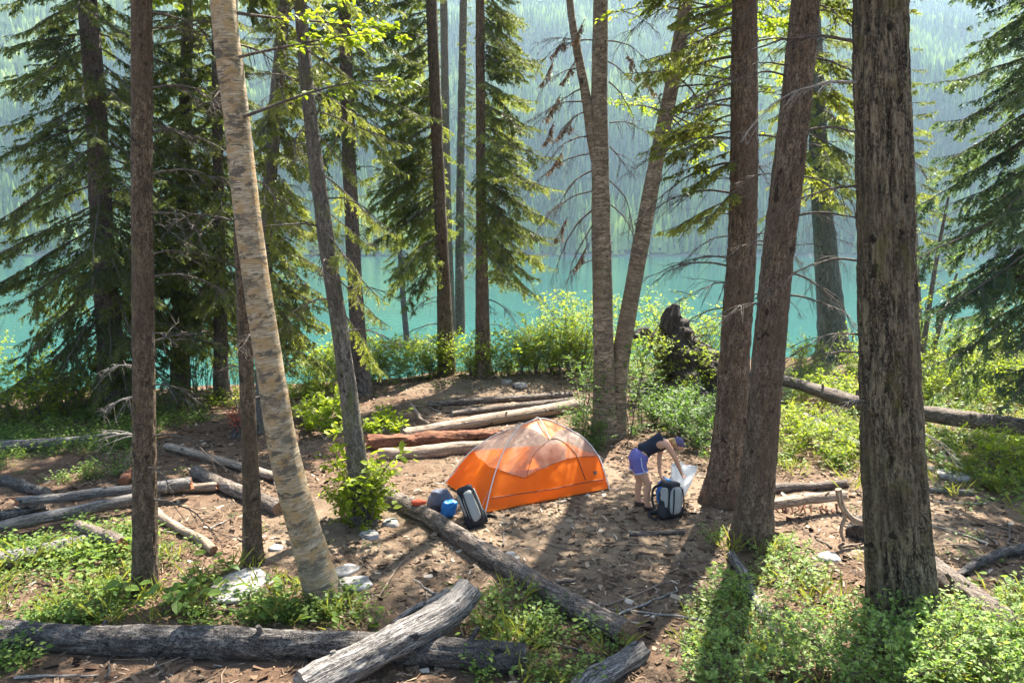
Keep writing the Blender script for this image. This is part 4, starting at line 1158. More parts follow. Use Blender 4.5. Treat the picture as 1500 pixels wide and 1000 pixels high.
def sack(name, label, cat, base, size, mat, seed, rz=0., tilt=0., parts=()):
    V, Q = superell(size, .7, .8, 44, 28, 0.)
    V = V*(1+.20*fbm(V*7+seed*3.3, 2)+.10*fbm(V*22+seed, 2))[:, None]
    V = V @ (rotm('Z', rz) @ rotm('Y', tilt)).T
    V = V+base+[0, 0, -V[:, 2].min()-.01]
    o = Geo().add(V, quads=Q).build(name, M[mat]); tag(o, label, cat); return o
bb = at(974, 738, 13.0); bb[2] = gh(bb[0], bb[1])
s_ = sack('dry_bag', 'tall blue dry bag standing between the person and the backpack', 'bag', bb, (.15, .13, .25), 'blue_fabric', 3, .3, .15)
tube(spline(np.array([bb+[-.05, -.12, .40], bb+[.03, -.14, .46], bb+[.12, -.10, .44]]), 14), .02, 8).build('rolled_top', M['strap'], s_)
# gear on and behind the mossy log
q = at(655, 768, 12.35); q[2] = gh(q[0], q[1])
sack('stuff_sack', 'crumpled blue stuff sack beside the propped backpack', 'bag', q+[.02, .1, 0], (.13, .10, .15), 'blue_fabric', 8, .5, .3)
q = at(646, 752, 12.75); q[2] = gh(q[0], q[1])
sack('rain_jacket', 'slate grey jacket bundled behind the mossy log', 'jacket', q, (.21, .16, .19), 'slate_fabric', 9, .2)
k = int(len(L3D)*.20); q = L3D[k, :3]+[0, .05, L3D[k, 3]*.85]
sack('bandana', 'small orange-red cloth lying on the mossy log', 'cloth', q, (.13, .09, .045), 'red_fabric', 10, .3)

# open white plastic bag held by the person
def plastic_bag():
    c = at(1001, 708, 12.95)
    n, m = 22, 40
    v = np.linspace(0, 1, n)[:, None]; u = np.linspace(0, 2*np.pi, m, endpoint=False)[None]
    w = .12+.10*v**.7
    X = w*np.cos(u)*1.05; Yv = w*np.sin(u)*.55; Zv = v*.58 + 0*u
    V = np.stack([X+.05*v, Yv, Zv*.92], -1)
    V = V*(1+.10*fbm(V*9+3, 3))[..., None]
    V = V @ rotm('Y', .10).T
    V = V + np.array([c[0]-.09, c[1], c[2]-.20])
    a = np.arange(n-1)[:, None]*m; k = np.arange(m)[None]; k2 = (k+1) % m
    Q = np.stack([a+k, a+k2, a+m+k2, a+m+k], -1).reshape(-1, 4)
    o = Geo().add(V, quads=Q).build('plastic_bag', M['white_plastic'])
    tag(o, 'open white plastic bag held up by the bending person', 'bag')
    rim = np.vstack([V[-1], V[-1][:1]])
    tube(rim, .008, 6, caps=False).build('rim', M['white_plastic'], o)
    return V
BAGV = plastic_bag()
# ---------------------------------------------------------------- shrubs, saplings, ground cover
def shrub_kind(seed, h, spread, n_stem, leaf, n_leaf, hexa=True, low=.2, twig=.35, ratio=.62, tilt=.35):
    """returns (list of stem meshes' geometry, foliage geometry) rooted at the origin"""
    r = np.random.default_rng(seed); stems = []; P = []; D = []; G = Geo()
    for q in range(n_stem):
        a = 6.28*(q+r.random()*.7)/n_stem; hh = h*(.6+.45*r.random()); rr = spread*(.35+.75*r.random())
        t = np.linspace(0, 1, 9)
        p = np.stack([math.cos(a)*(.03*spread+rr*t**1.5), math.sin(a)*(.03*spread+rr*t**1.5), hh*(t-.12*t**3)], -1)
        p[:, :2] += np.cumsum(r.normal(0, .012*h, (9, 2)), 0); p[0, 2] -= .06
        g = Geo(); tube(p, np.linspace(.0065, .002, 9)*(.6+.5*h), 5, geo=g, caps=False)
        k = max(3, int(n_leaf/n_stem/6))
        for w in range(k):
            u = low+(1-low)*r.random(); b = np.array([np.interp(u, t, p[:, c]) for c in range(3)])
            d = nrm(r.normal(0, 1, 3)*[1, 1, .4]+[0, 0, .35]); l = twig*h*(.35+.65*r.random())*(1.1-.5*u)
            tt = np.linspace(0, 1, 3); pp = b+d*(tt*l)[:, None]; pp[:, 2] -= .15*l*tt**2
            tube(pp, [.003, .002, .0012], 3, geo=g, caps=False)
            uu = .2+.8*r.random(6)
            P.append(b+d*(uu*l)[:, None]+r.normal(0, leaf*.25, (6, 3))); D.append(d+r.normal(0, .8, (6, 3))*[1, 1, .4]+[0, 0, -.15])
        stems.append(g)
    P = np.concatenate(P); D = np.concatenate(D); n = len(P)
    N = r.normal(0, tilt, P.shape)+[0, -.1, 1]
    V, q, tr, k = leaves(P, D, N, leaf*(.55+.75*r.random(n)), ratio, hexa)
    tn = np.clip(.45+.22*r.normal(size=n)+.25*(P[:, 2]/h-.5), 0, 1)
    G.add(V, q, tr, tint=np.repeat(tn, k))
    return stems, G
KIND = {  # name: (h, spread, stems, leaf, n_leaf, material, hexa)
    'bank': (1.6, .95, 8, .09, 1000, 'leaf_bright', False, .08),
    'alder': (3.3, 1.1, 7, .10, 1300, 'leaf_bright', False, .25),
    'thimble': (.75, .62, 8, .15, 260, 'leaf_bright', True, .25),
    'thicket': (1.15, .9, 9, .095, 850, 'leaf_bright', False, .1),
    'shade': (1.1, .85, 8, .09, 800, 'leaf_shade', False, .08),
    'whip': (2.9, .55, 3, .09, 330, 'leaf_shade', True, .12),
    'fore': (.66, .50, 8, .050, 420, 'leaf_fore', True, .2),
    'tangle': (.95, .42, 7, .085, 380, 'leaf_bright', True, .1),
    'twiggy': (2.4, .7, 9, .08, 120, 'leaf_bright', False, .35),
}
SHM = {}
for k_, (h_, sp_, ns_, lf_, nl_, mt_, hx_, lo_) in KIND.items():
    vs = []
    for q in range(3):
        st, G_ = shrub_kind(len(k_)*13+q*7+ord(k_[0]), h_, sp_, ns_, lf_, nl_, hx_, lo_, .30 if h_ > 2 else .38)
        vs.append(([s.mesh('stem', M['twig']) for s in st], G_.mesh('foliage', M[mt_], smooth=False)))
    SHM[k_] = vs
SH_R = np.random.default_rng(77)
def on_land(b):
    """a foot whose ray misses the bank stands on the bank's edge, along the same line of sight"""
    for _ in range(12):
        lim = float(bank_y(b[0]))-.1
        if b[1] > lim: b = np.array([b[0]*lim/b[1], lim, 0.])
    b[2] = gh(b[0], b[1]); return b
def shrub(kind, px, py, label, sc=1., group=None, name='shrub', cat='shrub', off=(0, 0)):
    b = on_land(gp(px, py))
    o = thing(name, label, cat, b, group)
    st, fo = SHM[kind][SH_R.integers(3)]
    o.rotation_euler = (0, 0, SH_R.random()*6.28)
    s = sc*(.85+.3*SH_R.random()); o.scale = (s*(.9+.2*SH_R.random()), s*(.9+.2*SH_R.random()), s)
    for me in st:
        c = bpy.data.objects.new('stem', me); COL.objects.link(c); c.parent = o
    c = bpy.data.objects.new('foliage', fo); COL.objects.link(c); c.parent = o
MARKS = [(168, 598, 'by the tall dark spruce'), (30, 640, 'above the pale grey log'), (263, 580, 'by the thick grey shore spruce'), (325, 584, 'by the short dark shore trunk'), (450, 600, 'beside the mossy leaning trunk'), (530, 580, 'at the straight grey trunk'),
         (601, 552, 'at the thin young spruce'), (655, 550, 'at the four-spruce clump'), (720, 550, 'at the reddish clump trunk'), (790, 548, 'where bare dirt meets the bank'), (850, 548, 'on the water side of the forked birch'),
         (868, 655, 'at the foot of the forked birch'), (930, 630, 'between forked birch and person'), (1000, 590, 'under the upturned root plate'), (1035, 640, 'against the stout reddish trunk'), (970, 550, 'behind the upturned root plate'), (1030, 550, 'on the bank past the root plate'),
         (1160, 665, 'beside the leaning reddish trunk'), (1215, 665, 'uphill of the peeled tan log'), (1165, 600, 'at the thin end of the long log'), (1225, 625, 'around the half-hidden grey log'), (1223, 545, 'round the flared lichen-covered trunk'), (1260, 600, 'where the long log passes the biggest trunk'),
         (1345, 560, 'around the crossing saplings'), (1395, 580, 'between saplings and lake'), (1450, 548, 'along the thin pale shore log'), (1480, 590, 'under the blue-green spruce boughs'), (1430, 610, 'just above the long thin log'), (1380, 655, 'by the white rock'), (1440, 690, 'by the grey lichened rock'), (1500, 680, 'at the thick end of the long log'),
         (1330, 930, 'hugging the biggest trunk'), (1300, 1000, 'in the patch between biggest trunk and thin log'), (1450, 915, 'against the rough brown log'), (1400, 985, 'in the dense patch facing the biggest trunk'), (1510, 1000, 'in the dense patch past the rough log end'),
         (1080, 880, 'at the upper end of the thin grey log'), (1060, 950, 'between thin grey log and clearing'), (1130, 960, 'touching the thin grey log'), (1060, 1010, 'below the thin grey log'), (1210, 970, 'between thin grey log and biggest trunk'), (533, 760, 'round the foot of the mossy leaning trunk'), (1160, 825, 'by the leaning reddish trunk')]
def shrubs(kind, pts, label, group, sc=1., **kw):
    """the landmark next to each plant completes its label"""
    for q, p in enumerate(pts):
        mk = min(MARKS, key=lambda m: (m[0]-p[0])**2+(2*(m[1]-p[1]))**2)[2]
        shrub(kind, p[0], p[1], label+' '+mk, sc*(p[2] if len(p) > 2 else 1), label+' group '+mk, **kw)

shrubs('bank', [(450, 575, 1.1), (472, 562, 1.2), (500, 558, 1.1), (558, 556, 1.2), (585, 555, 1.), (630, 552, 1.2), (690, 551, 1.1), (600, 556, 1.1), (655, 550), (462, 568), (487, 566), (512, 562), (545, 562, 1.1), (570, 558), (618, 553), (636, 551), (725, 553), (745, 551), (690, 549, .8)], 'sunny yellow-green shrub', 'sunny shrubs between the lakeside trunks')
shrubs('bank', [(762, 549), (785, 548, .9), (808, 547, 1.1), (832, 546), (856, 546, 1.1), (775, 546, 1.2), (845, 544, 1.3), (815, 545, .8)], 'low glowing bank shrub', 'glowing shrubs on the bank behind the tent')
shrubs('alder', [(735, 552, .42), (765, 550, .5), (785, 549, .7), (820, 550, .85), (905, 552, .9), (1000, 552, .9), (985, 560, .8), (850, 550, 1.0), (1045, 552, .8), (835, 552), (800, 548, .62), (858, 556, .9), (940, 556, .95), (970, 552, 1.0), (1025, 550, .9), (965, 590, .75), (1030, 592, .7), (1000, 600, .45)], 'tall airy alder bush', 'alder bushes around the forked birch')
shrubs('whip', [(852, 640, .85), (868, 650, .8), (918, 640, 1.0), (938, 628, .9), (860, 625, .7), (925, 610, 1.05), (958, 610, .85)], 'slim leafy sapling', 'saplings round the forked birch', name='sapling', cat='sapling')
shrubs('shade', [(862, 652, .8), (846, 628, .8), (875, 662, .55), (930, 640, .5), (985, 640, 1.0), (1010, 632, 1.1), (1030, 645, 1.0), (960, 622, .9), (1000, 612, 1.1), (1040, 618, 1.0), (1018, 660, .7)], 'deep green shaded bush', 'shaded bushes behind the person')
shrubs('thimble', [(455, 632), (478, 640, 1.1), (500, 630), (450, 615, .9), (565, 628, 1.0), (548, 640, .8), (478, 618, 1.1), (580, 640, .7)], 'broad-leaved sunny bush', 'broad-leaved bushes by the mossy trunk')
shrubs('tangle', [(520, 768, 1.1), (540, 770, 1.0), (505, 762, .9), (548, 758, .9), (530, 764, 1.6), (522, 758, 1.3)], 'bright leafy climbing plant', 'leafy tangle at the mossy trunk')
shrubs('bank', [(20, 622, 1.0), (60, 616, 1.1), (95, 610, 1.1), (120, 604, .9), (-20, 625, 1.1), (45, 598, 1.0), (85, 594, .9)], 'bright waterside shrub', 'bright shrubs by the tall dark spruce')
shrubs('twiggy', [(290, 590, .8), (303, 588, .9), (282, 583, 1.0)], 'many-stemmed twiggy bush', 'twiggy bushes between the shore trunks')
shrubs('alder', [(320, 570, .7), (345, 575, .65), (-25, 560, 1.0)], 'sparse leafy shore bush', 'sparse shore bushes behind the spruces')
shrubs('thicket', [(1155, 640, .7), (1180, 650, .7), (1210, 655, .75), (1240, 665, .8), (1165, 612, .45), (1200, 622, .45), (1235, 632, .5), (1180, 588, .9), (1215, 592), (1250, 602), (1160, 668, .8), (1225, 682, .7), (1255, 640, .5)], 'lush green thicket shrub', 'thicket shrubs between the trunks')
shrubs('bank', [(1365, 575, 1.2), (1390, 565, 1.2), (1415, 572, 1.2), (1445, 580, 1.1), (1475, 572, 1.2), (1505, 585, 1.2), (1360, 595, 1.), (1400, 595), (1435, 600, .7), (1470, 598, .7), (1350, 555, 1.1), (1330, 560, 1.0), (1455, 560, 1.3), (1420, 550, 1.3)], 'glowing yellow-green shrub', 'sunny thicket shrubs by the lake')
shrubs('alder', [(1375, 556, .8), (1410, 548, .75), (1480, 545, .7), (1350, 550, .95), (1270, 540, .6)], 'tall airy leafy bush', 'tall bushes in the sunny thicket')
shrubs('bank', [(1170, 538, .8), (1195, 536, .8), (1260, 540, .9), (1245, 550, .8), (1175, 560, .8)], 'small bank shrub', 'shrubs near the lichen-covered trunk')
shrubs('thicket', [(1390, 645, .35), (1440, 655, .4), (1490, 660, .45), (1360, 665, .5), (1470, 690, .8), (1420, 690, .55), (1500, 705, .9), (1455, 720, .5)], 'mid-green shrub', 'shrubs under the long thin log')
shrubs('fore', [(1285, 960, 1.2), (1330, 930, 1.1), (1370, 925, .7), (1415, 925, .6), (1455, 945, .7), (1490, 950, .7), (1400, 960, 1.3), (1345, 985, 1.2), (1450, 990, 1.3), (1500, 960, 1.3), (1380, 1010, 1.2), (1310, 1015, 1.1), (1480, 1030, 1.2), (1530, 960, 1.), (1545, 1000, 1.3), (1430, 950, .7)],
       'pale green small-leaved shrub', 'pale shrubs at the biggest trunk')
shrubs('fore', [(1055, 890, .7), (1080, 930, .55), (1060, 950, .7), (1105, 985, .6), (1045, 1000, 1.), (1150, 950, 1.), (1160, 1005, 1.), (1200, 985, 1.), (1072, 872, .5), (1225, 945, .9), (1150, 890, .6), (1090, 1020, 1.1), (1240, 1010, 1.)],
       'pale green small-leaved shrub', 'pale shrubs round the thin grey log')
shrubs('fore', [(1045, 800, .55), (1150, 815, .7), (1170, 835, .7), (1130, 830, .6), (1190, 860, .6)], 'low thin weed on sunny soil', 'weeds by the leaning reddish trunk', name='weed_plant', cat='plant')

def cover(name, label, polys, dens, mat, leaf, h, nleaf, seed, hexa=False, patch=.0, ratio=.68, rise=.25):
    """one mass of low plants; polys: outlines in photo pixels that are turned into ground areas"""
    r = np.random.default_rng(seed); G = Geo(); tpl = []
    for q in range(7):
        n = nleaf; a = r.random(n)*6.28; rr = .16*r.random(n)**.6
        P = np.stack([np.cos(a)*rr, np.sin(a)*rr, h*(.15+.85*r.random(n))*(1-1.6*rr)], -1)
        Dv = np.stack([np.cos(a+.6*r.normal(size=n)), np.sin(a+.6*r.normal(size=n)), .25*r.normal(size=n)+(rise-.25)], -1)
        V, qd, tr, k = leaves(P, Dv, r.normal(0, .3, (n, 3))+[0, -.1, 1], leaf*(.6+.7*r.random(n)), ratio, hexa)
        st = Geo()
        for w in range(4):
            e = P[r.integers(n)]; tube(np.array([[0, 0, -.02], e*.5+[0, 0, .02], e]), [.0035, .003, .002], 3, geo=st, caps=False)
        tpl.append((V, qd, tr, np.repeat(np.clip(.45+.25*r.normal(size=n), 0, 1), k), np.concatenate(st.V), np.concatenate([f for f, _ in st.F])))
    for poly in polys:
        poly, dn = poly
        pg = np.array([on_land(gp(x, y))[:2] for x, y in poly])
        lo, hi = pg.min(0), pg.max(0); A = np.prod(hi-lo); n = int(A*dens*dn)
        X = lo+(hi-lo)*r.random((n, 2))
        ins = np.zeros(n, bool); j = len(pg)-1
        for i in range(len(pg)):
            xi, yi = pg[i]; xj, yj = pg[j]
            c_ = ((yi > X[:, 1]) != (yj > X[:, 1])) & (X[:, 0] < (xj-xi)*(X[:, 1]-yi)/(yj-yi+1e-12)+xi)
            ins ^= c_; j = i
        X = X[ins]
        X = X[X[:, 1] < bank_y(X[:, 0])+1.6]
        nz = fbm(np.stack([X[:, 0]*1.1, X[:, 1]*1.1, X[:, 0]*0+seed], -1), 2)
        X = X[(nz+.35*r.normal(size=len(X))) > patch]
        Z = gh(X[:, 0], X[:, 1])
        for p, z in zip(X, Z):
            V, qd, tr, ti, SV, SF = tpl[r.integers(7)]
            a = r.random()*6.28; s = .6+.8*r.random(); ca, sa = math.cos(a)*s, math.sin(a)*s
            R = np.array([[ca, -sa, 0], [sa, ca, 0], [0, 0, s]])
            t = np.array([p[0], p[1], z])
            dt = .14*r.normal()
            G.add(V @ R.T+t, qd, tr, tint=np.clip(ti+dt, 0, 1)); G.add(SV @ R.T+t, quads=SF, tint=.15)
    tag(G.build(name, M[mat], smooth=False, origin=(0, 0, 0)), label, 'plants', kind='stuff')
cover('ground_cover', 'low green leafy plants along the long dark log and beside the woodpile', [
    ([(-250, 850), (60, 795), (200, 785), (300, 806), (255, 845), (330, 878), (540, 884), (560, 918), (300, 928), (-250, 925)], 1.),
    ([(110, 770), (200, 770), (210, 800), (120, 810)], .6),
    ([(-250, 945), (70, 955), (40, 1000), (-250, 1010)], .6),
    ([(-150, 602), (180, 602), (300, 600), (330, 615), (235, 636), (190, 700), (60, 712), (-150, 705)], .55),
    ([(640, 885), (740, 868), (930, 930), (880, 1010), (700, 1010), (690, 950)], .45)], 78, 'leaf_ground', .055, .27, 24, 5, False, -.2)
cover('ground_cover', 'pale small-leaved undergrowth spreading below the biggest trunk', [
    ([(1010, 1060), (1010, 905), (1040, 850), (1075, 822), (1200, 850), (1270, 905), (1330, 893), (1600, 850), (1760, 1060)], 1.),
    ([(1120, 800), (1200, 805), (1215, 850), (1130, 850)], .4)], 46, 'leaf_fore', .048, .30, 24, 6, False, -.05)
cover('ground_cover', 'lush green undergrowth filling the thicket towards the lake', [
    ([(1140, 700), (1150, 600), (1120, 545), (1300, 530), (1750, 530), (1750, 770), (1470, 740), (1350, 700), (1270, 690)], .75),
    ([(1340, 700), (1500, 720), (1700, 760), (1700, 860), (1500, 790), (1400, 760)], .22),
    ([(930, 600), (1060, 595), (1060, 690), (1000, 655), (950, 640)], .8)], 18, 'leaf_ground', .08, .34, 26, 7, False, -.1)
cover('ground_cover', 'sunlit yellow-green plants edging the lake bank', [
    ([(300, 600), (440, 585), (600, 556), (850, 549), (1010, 556), (1010, 520), (640, 520), (300, 540)], 1.)], 22, 'leaf_bright', .09, .45, 26, 8, False, -.2)
cover('ground_cover', 'broad-leaved seedlings scattered among the small-leaved plants', [
    ([(1010, 1060), (1010, 905), (1040, 850), (1075, 822), (1270, 905), (1600, 850), (1760, 1060)], 1.), ([(-250, 860), (200, 785), (560, 890), (560, 930), (-250, 930)], 1.)], 7, 'leaf_ground', .12, .30, 9, 14, True, -.1)
cover('ground_cover', 'sparse small plants dotted over bare soil', [
    ([(300, 600), (440, 640), (640, 600), (720, 570), (620, 556), (450, 575)], .5), ([(180, 640), (420, 720), (440, 800), (330, 830), (200, 760)], .25), ([(440, 780), (640, 800), (720, 900), (560, 890)], .2),
    ([(1120, 740), (1260, 740), (1270, 850), (1150, 840)], .5), ([(1360, 740), (1560, 760), (1560, 850), (1380, 840)], .8)], 7, 'leaf_ground', .05, .14, 14, 9, False, -.05)

cover('ground_cover', 'thin grass blades and dry stems between the leafy plants', [
    ([(1010, 1060), (1010, 860), (1075, 800), (1250, 800), (1330, 893), (1600, 850), (1760, 1060)], 1.), ([(-250, 860), (200, 785), (560, 890), (560, 930), (-250, 930)], 1.),
    ([(1140, 700), (1150, 600), (1300, 545), (1600, 560), (1600, 800), (1350, 740)], .5), ([(640, 885), (740, 868), (930, 930), (880, 1010), (700, 1010)], .6)], 14, 'leaf_yellow', .26, .10, 9, 12, False, -.1, .07, 1.3)
def litter():
    """needles, bark flakes, cones and twigs"""
    r = np.random.default_rng(21); n = 125000
    X = np.stack([-9.5+25*r.random(n), 6.9+20*r.random(n)**1.5], -1)
    px, py, w = proj(np.stack([X[:, 0], X[:, 1], X[:, 0]*0], -1))
    X = X[(px > -120) & (px < 1620)]; n = len(X)
    cl = fbm(np.stack([X[:, 0]*.9, X[:, 1]*.9, X[:, 0]*0], -1), 3)
    X = X[(cl+.5*r.normal(size=n)) > -.35]; n = len(X)
    Z = gh(X[:, 0], X[:, 1])
    P3_ = np.stack([X[:, 0], X[:, 1], X[:, 0]*0], -1)
    Z = Z+(.014*fbm(P3_*5.5, 2)+.010*noise(P3_*13+4))
    L = .014+.065*r.random(n)**2.2; W = L*(.12+.5*r.random(n)**2)
    a = r.random(n)*6.28; d = np.stack([np.cos(a), np.sin(a), .25*r.normal(size=n)], -1); b = np.stack([-np.sin(a), np.cos(a), .5*r.normal(size=n)], -1)
    P = np.stack([X[:, 0], X[:, 1], Z+.006+.006*r.random(n)], -1)
    L, W = L[:, None], W[:, None]
    V = np.stack([P-d*L-b*W*.6, P+d*L-b*W, P+d*L*.9+b*W, P-d*L+b*W*.8], 1).reshape(-1, 3)
    camp = np.exp(-(((X[:, 0]-1.0)/3.4)**2+((X[:, 1]-12.6)/3.)**2))
    ti = np.clip(.42+.26*r.normal(size=n)+.08*camp, 0, 1)
    g = Geo(); g.add(V, quads=np.arange(4*n).reshape(-1, 4), tint=np.repeat(ti, 4))
    for q in range(1500):
        k = r.integers(n); p = P[k]; l = .06+.22*r.random()**2; an = r.random()*6.28
        dv = np.array([math.cos(an), math.sin(an), .05*r.normal()])
        u = np.linspace(-1, 1, 4)[:, None]; c = p+dv*u*l+r.normal(0, .012, (4, 3))*[1, 1, .4]; c[:, 2] = gh(c[:, 0], c[:, 1])+.02
        tube(c, [.005, .006, .005, .003], 4, geo=g, caps=False, tint=.15+.75*r.random())
    tag(g.build('forest_litter', M['litter'], smooth=False, origin=(0, 0, 0)), 'needles, bark flakes and twigs strewn over the forest floor', 'litter', kind='stuff')
litter()
# sticks that can be told apart
SR = np.random.default_rng(31)
ZONES = [((150, 420, 690, 850), 'near the woodpile'), ((420, 720, 640, 900), 'between birch and mossy log'), ((700, 1000, 740, 980), 'on the trodden clearing'), ((60, 520, 960, 1000), 'under the long dark log'),
         ((1120, 1280, 690, 860), 'by the peeled tan log'), ((1380, 1500, 730, 840), 'on bare soil past the biggest trunk'), ((580, 840, 560, 640), 'on the bare slope behind the tent')]
STK = [('twig_pale', 'bleached'), ('log_tan', 'tan'), ('twig', 'dark grey'), ('log_brown', 'brown')]
for q in range(49):
    zone, where = ZONES[q % 7]
    mk, cn = STK[(q//7) % 4]
    x = zone[0]+(zone[1]-zone[0])*SR.random(); y = zone[2]+(zone[3]-zone[2])*SR.random()
    b = gp(x, y); a = SR.random()*3.14; l = .2+.5*SR.random()
    u = np.linspace(-1, 1, 8)[:, None]
    c = b+np.array([math.cos(a), math.sin(a), 0])*u*l+np.cumsum(SR.normal(0, .018, (8, 3)), 0)
    c[:, 2] = gh(c[:, 0], c[:, 1])+.022
    o = tube(c, np.linspace(.016, .007, 8)*(.7+.7*SR.random()), 6, .1, seed=q).build('fallen_stick', M[mk])
    tag(o, 'thin %s stick lying %s' % (cn, where), 'stick', 'loose sticks '+where)
# ---------------------------------------------------------------- the bending person
def skin(name, J, E, parent, mat, root, sub=2, fat=1.12):
    """one continuous surface grown on a skeleton; J: {joint: (xyz, rx, ry)}"""
    keys = list(J); idx = {k: q for q, k in enumerate(keys)}
    me = bpy.data.meshes.new(name)
    me.from_pydata([J[k][0] for k in keys], [(idx[a], idx[b]) for a, b in E], [])
    o = bpy.data.objects.new(name, me); COL.objects.link(o)
    md = o.modifiers.new('skin', 'SKIN'); md.use_smooth_shade = True; md.branch_smoothing = .6
    for k in keys:
        v = me.skin_vertices[0].data[idx[k]]; v.radius = (J[k][1]*fat, J[k][2]*fat); v.use_root = (k == root)
    sb = o.modifiers.new('subdivision', 'SUBSURF'); sb.levels = sub; sb.render_levels = sub
    me.materials.append(M[mat])
    o['_o'] = [0., 0., 0.]
    if parent: o.parent = parent
    return o

def person():
    f = gp(945, 744)
    base = np.array([f[0], f[1], gh(f[0], f[1])])
    o = thing('person', 'person in a navy tank top, violet shorts and cap bending over a backpack', 'person', base)
    # local frame: +x to the right of the picture (the way the person faces), +y away, z up
    J = {}
    def j(n, x, y, z, r, r2=None): J[n] = ((x, y, z), r, r if r2 is None else r2)
    j('pelvis', -.15, .02, .93, .130, .150); j('waist', -.02, .02, 1.05, .105, .125); j('ribs', .14, .02, 1.155, .115, .145); j('chest', .27, .02, 1.21, .105, .150)
    j('neck0', .38, .02, 1.225, .058); j('neck', .44, .01, 1.205, .052); j('skull', .515, 0, 1.175, .085, .078); j('face', .575, -.01, 1.115, .072, .070); j('chin', .575, -.01, 1.06, .040)
    j('nose', .655, -.02, 1.095, .012)
    E = [('pelvis', 'waist'), ('waist', 'ribs'), ('ribs', 'chest'), ('chest', 'neck0'), ('neck0', 'neck'), ('neck', 'skull'), ('skull', 'face'), ('face', 'chin'), ('face', 'nose')]
    for s, y, fx, fy in (('n', -.10, .06, -.11), ('f', .13, -.06, .12)):   # near and far leg
        j('hip'+s, -.15, y*.85, .87, .105, .115); j('thigh'+s, -.12+fx*.4, y, .66, .088); j('knee'+s, -.03+fx, y, .47, .058); j('calf'+s, -.055+fx, y, .31, .060)
        j('ankle'+s, -.05+fx, y, .085, .036); j('heel'+s, -.075+fx, y, .045, .034); j('ball'+s, .07+fx, y-.01, .035, .034, .042); j('toe'+s, .13+fx, y-.01, .028, .024, .036)
        E += [('pelvis', 'hip'+s), ('hip'+s, 'thigh'+s), ('thigh'+s, 'knee'+s), ('knee'+s, 'calf'+s), ('calf'+s, 'ankle'+s), ('ankle'+s, 'heel'+s), ('ankle'+s, 'ball'+s), ('ball'+s, 'toe'+s)]
    arms = {'n': ((.335, -.155, 1.19), (.47, -.19, .95), (.57, -.14, .735), (.60, -.12, .66)),
            'f': ((.335, .175, 1.18), (.27, .20, .90), (.25, .06, .64), (.275, .0, .57))}
    for s, (sh, el, wr, pa) in arms.items():
        j('shoulder'+s, *sh, .058); j('upper'+s, *(.5*np.array(sh)+.5*np.array(el)), .046); j('elbow'+s, *el, .040); j('fore'+s, *(.6*np.array(el)+.4*np.array(wr)), .039); j('wrist'+s, *wr, .026); j('palm'+s, *pa, .034, .020)
        E += [('chest', 'shoulder'+s), ('shoulder'+s, 'upper'+s), ('upper'+s, 'elbow'+s), ('elbow'+s, 'fore'+s), ('fore'+s, 'wrist'+s), ('wrist'+s, 'palm'+s)]
        d = nrm(np.array(pa)-np.array(wr)); side = nrm(np.cross(d, [1, 0, 0.2])); cu = nrm(np.cross(side, d))
        for q, (k, ln) in enumerate(((-1.5, .030), (-.5, .036), (.5, .034), (1.5, .026))):
            a = np.array(pa)+d*.032+side*k*.019
            b = a+d*ln; c = b+d*ln*.5+cu*ln*.9; e = c+cu*ln*.6-d*ln*.4
            j('k%s%d' % (s, q), *a, .010); j('m%s%d' % (s, q), *b, .009); j('t%s%d' % (s, q), *c, .0085); j('e%s%d' % (s, q), *e, .0075)
            E += [('palm'+s, 'k%s%d' % (s, q)), ('k%s%d' % (s, q), 'm%s%d' % (s, q)), ('m%s%d' % (s, q), 't%s%d' % (s, q)), ('t%s%d' % (s, q), 'e%s%d' % (s, q))]
        a = np.array(pa)-d*.005+side*-.036+cu*.012; b = a+d*.030-side*.016+cu*.015; c = b+d*.026+cu*.012
        j('th%s0' % s, *a, .011); j('th%s1' % s, *b, .010); j('th%s2' % s, *c, .008)
        E += [('palm'+s, 'th%s0' % s), ('th%s0' % s, 'th%s1' % s), ('th%s1' % s, 'th%s2' % s)]
    skin('body', J, E, o, 'skin', 'pelvis')
    def grow(k, g): return (J[k][0], J[k][1]+g, J[k][2]+g)
    # tank top over the trunk
    K = {k: grow(k, .016) for k in ('waist', 'ribs', 'chest')}
    K['hem'] = ((-.115, .02, .99), .132, .155); K['neckline'] = ((.345, .02, 1.225), .085, .115)
    for s in 'nf':
        sh = np.array(J['shoulder'+s][0]); ch = np.array(J['chest'][0]); K['strap'+s] = (tuple(ch*.42+sh*.58+[0, 0, .012]), .062, .05)
    skin('tank_top', K, [('hem', 'waist'), ('waist', 'ribs'), ('ribs', 'chest'), ('chest', 'neckline'), ('chest', 'strapn'), ('chest', 'strapf')], o, 'navy', 'ribs')
    # shorts: a seat over the pelvis and two legs, one surface each leg, joined under one waistband
    g = Geo()
    V, Q = superell((.165, .195, .165), .85, .85, 34, 20, .02, 12, 1.); V = V @ rotm('Y', .55).T + np.array([-.135, .02, .905]); g.add(V, quads=Q)
    for s in 'nf':
        h = np.array(J['hip'+s][0]); t = np.array(J['thigh'+s][0])
        P = spline(np.array([h+[0, 0, .05], h*.6+t*.4, h*.15+t*.85]), 14)
        tube(P, np.linspace(.135, .122, 14), 24, .04, 2.5, 12., geo=g, caps=False)
    sh = g.build('shorts', M['shorts'], None, origin=(0, 0, 0)); sh.parent = o
    def ring(nm, c, ax, r1, r2, rad, mt, par):
        ax = nrm(ax); n_ = nrm(np.cross(ax, [0, 1., 0.1])); b_ = np.cross(ax, n_); u = np.linspace(0, 2*np.pi, 33)
        P = np.array(c)+np.cos(u)[:, None]*n_*r1+np.sin(u)[:, None]*b_*r2
        g = tube(P, rad, 6, caps=False); q = g.build(nm, M[mt], None, origin=(0, 0, 0)); q.parent = par; return q
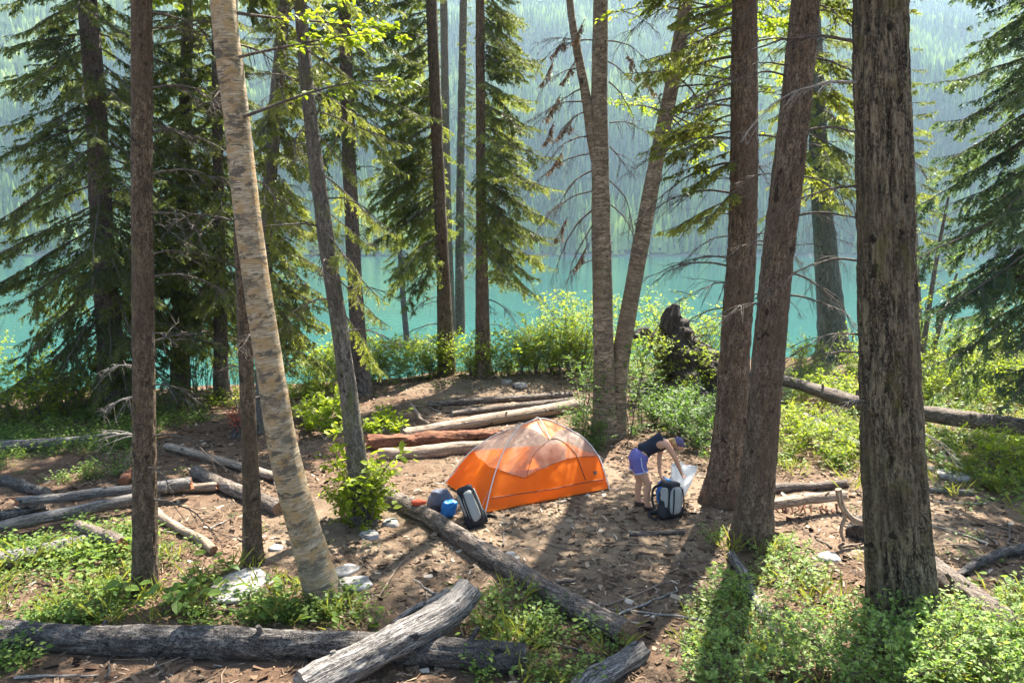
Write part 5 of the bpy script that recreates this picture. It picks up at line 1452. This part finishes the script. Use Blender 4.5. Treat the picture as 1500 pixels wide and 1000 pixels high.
    for s in 'nf':
        h = np.array(J['hip'+s][0]); t = np.array(J['thigh'+s][0])
        ring('trim', h*.15+t*.85, t-h, .124, .124, .011, 'trim', sh)
        P = spline(np.array([h+[.02, (-.12 if s == 'n' else .12), .10], h*.6+t*.4+[.03, (-.135 if s == 'n' else .135), 0], h*.15+t*.85+[.075, (-.10 if s == 'n' else .10), 0]]), 14)
        q = tube(P, .011, 6).build('side_stripe', M['trim'], None, origin=(0, 0, 0)); q.parent = sh
        # shoes
        a = np.array(J['ankle'+s][0]); 
        skin('shoe', {'h': (tuple(a+[-.035, 0, -.042]), .043, .042), 'm': (tuple(a+[.04, 0, -.045]), .040, .045), 'b': (tuple(a+[.12, -.01, -.05]), .036, .050), 't': (tuple(a+[.175, -.01, -.055]), .026, .040), 'c': (tuple(a+[-.02, 0, .0]), .046, .046)},
             [('h', 'm'), ('m', 'b'), ('b', 't'), ('h', 'c')], o, 'shoe', 'm', 1)
    # head: cap on the crown, hair with a pony tail, ear, eye and mouth
    hd = nrm(np.array([.6, 0, -.62])); crown = np.array([.545, -.005, 1.185])
    up = nrm(np.array([.62, 0, .6]))
    def blob(nm, c, size, ax, mt, e=.9, wr=.03):
        V, Q = superell(size, e, .95, 26, 16, wr, 20, 1.)
        X = nrm(ax); Y = np.array([0, 1., 0]); Z = np.cross(X, Y)
        V = V @ np.stack([X, Y, Z]) + c
        q = Geo().add(V, quads=Q).build(nm, M[mt], None, origin=(0, 0, 0)); q.parent = o; return q
    blob('cap', crown+up*.022, (.088, .088, .094), up, 'cap')
    blob('cap_brim', crown+hd*.085+up*.035, (.075, .062, .012), nrm(hd+up*.35), 'cap', .6, 0)
    blob('hair', np.array([.485, 0, 1.185]), (.075, .085, .078), up, 'hair', .9, .08)
    blob('pony_tail', np.array([.42, -.03, 1.245]), (.07, .03, .028), np.array([-1, 0, -.25]), 'hair', .9, .1)
    blob('ear', np.array([.545, -.083, 1.125]), (.014, .010, .026), np.array([1, 0, 0.]), 'skin')
    for y in (-.035, .025): blob('eye', np.array([.637, y-.01, 1.125]), (.009, .011, .007), np.array([1, 0, 0.]), 'eye')
    blob('mouth', np.array([.628, -.012, 1.062]), (.008, .022, .006), np.array([1, 0, 0.]), 'lips')
    o.location = base+np.array([0, 0, .0])
    return o
person()
for o_ in bpy.data.objects:
    if '_o' in o_: del o_['_o']
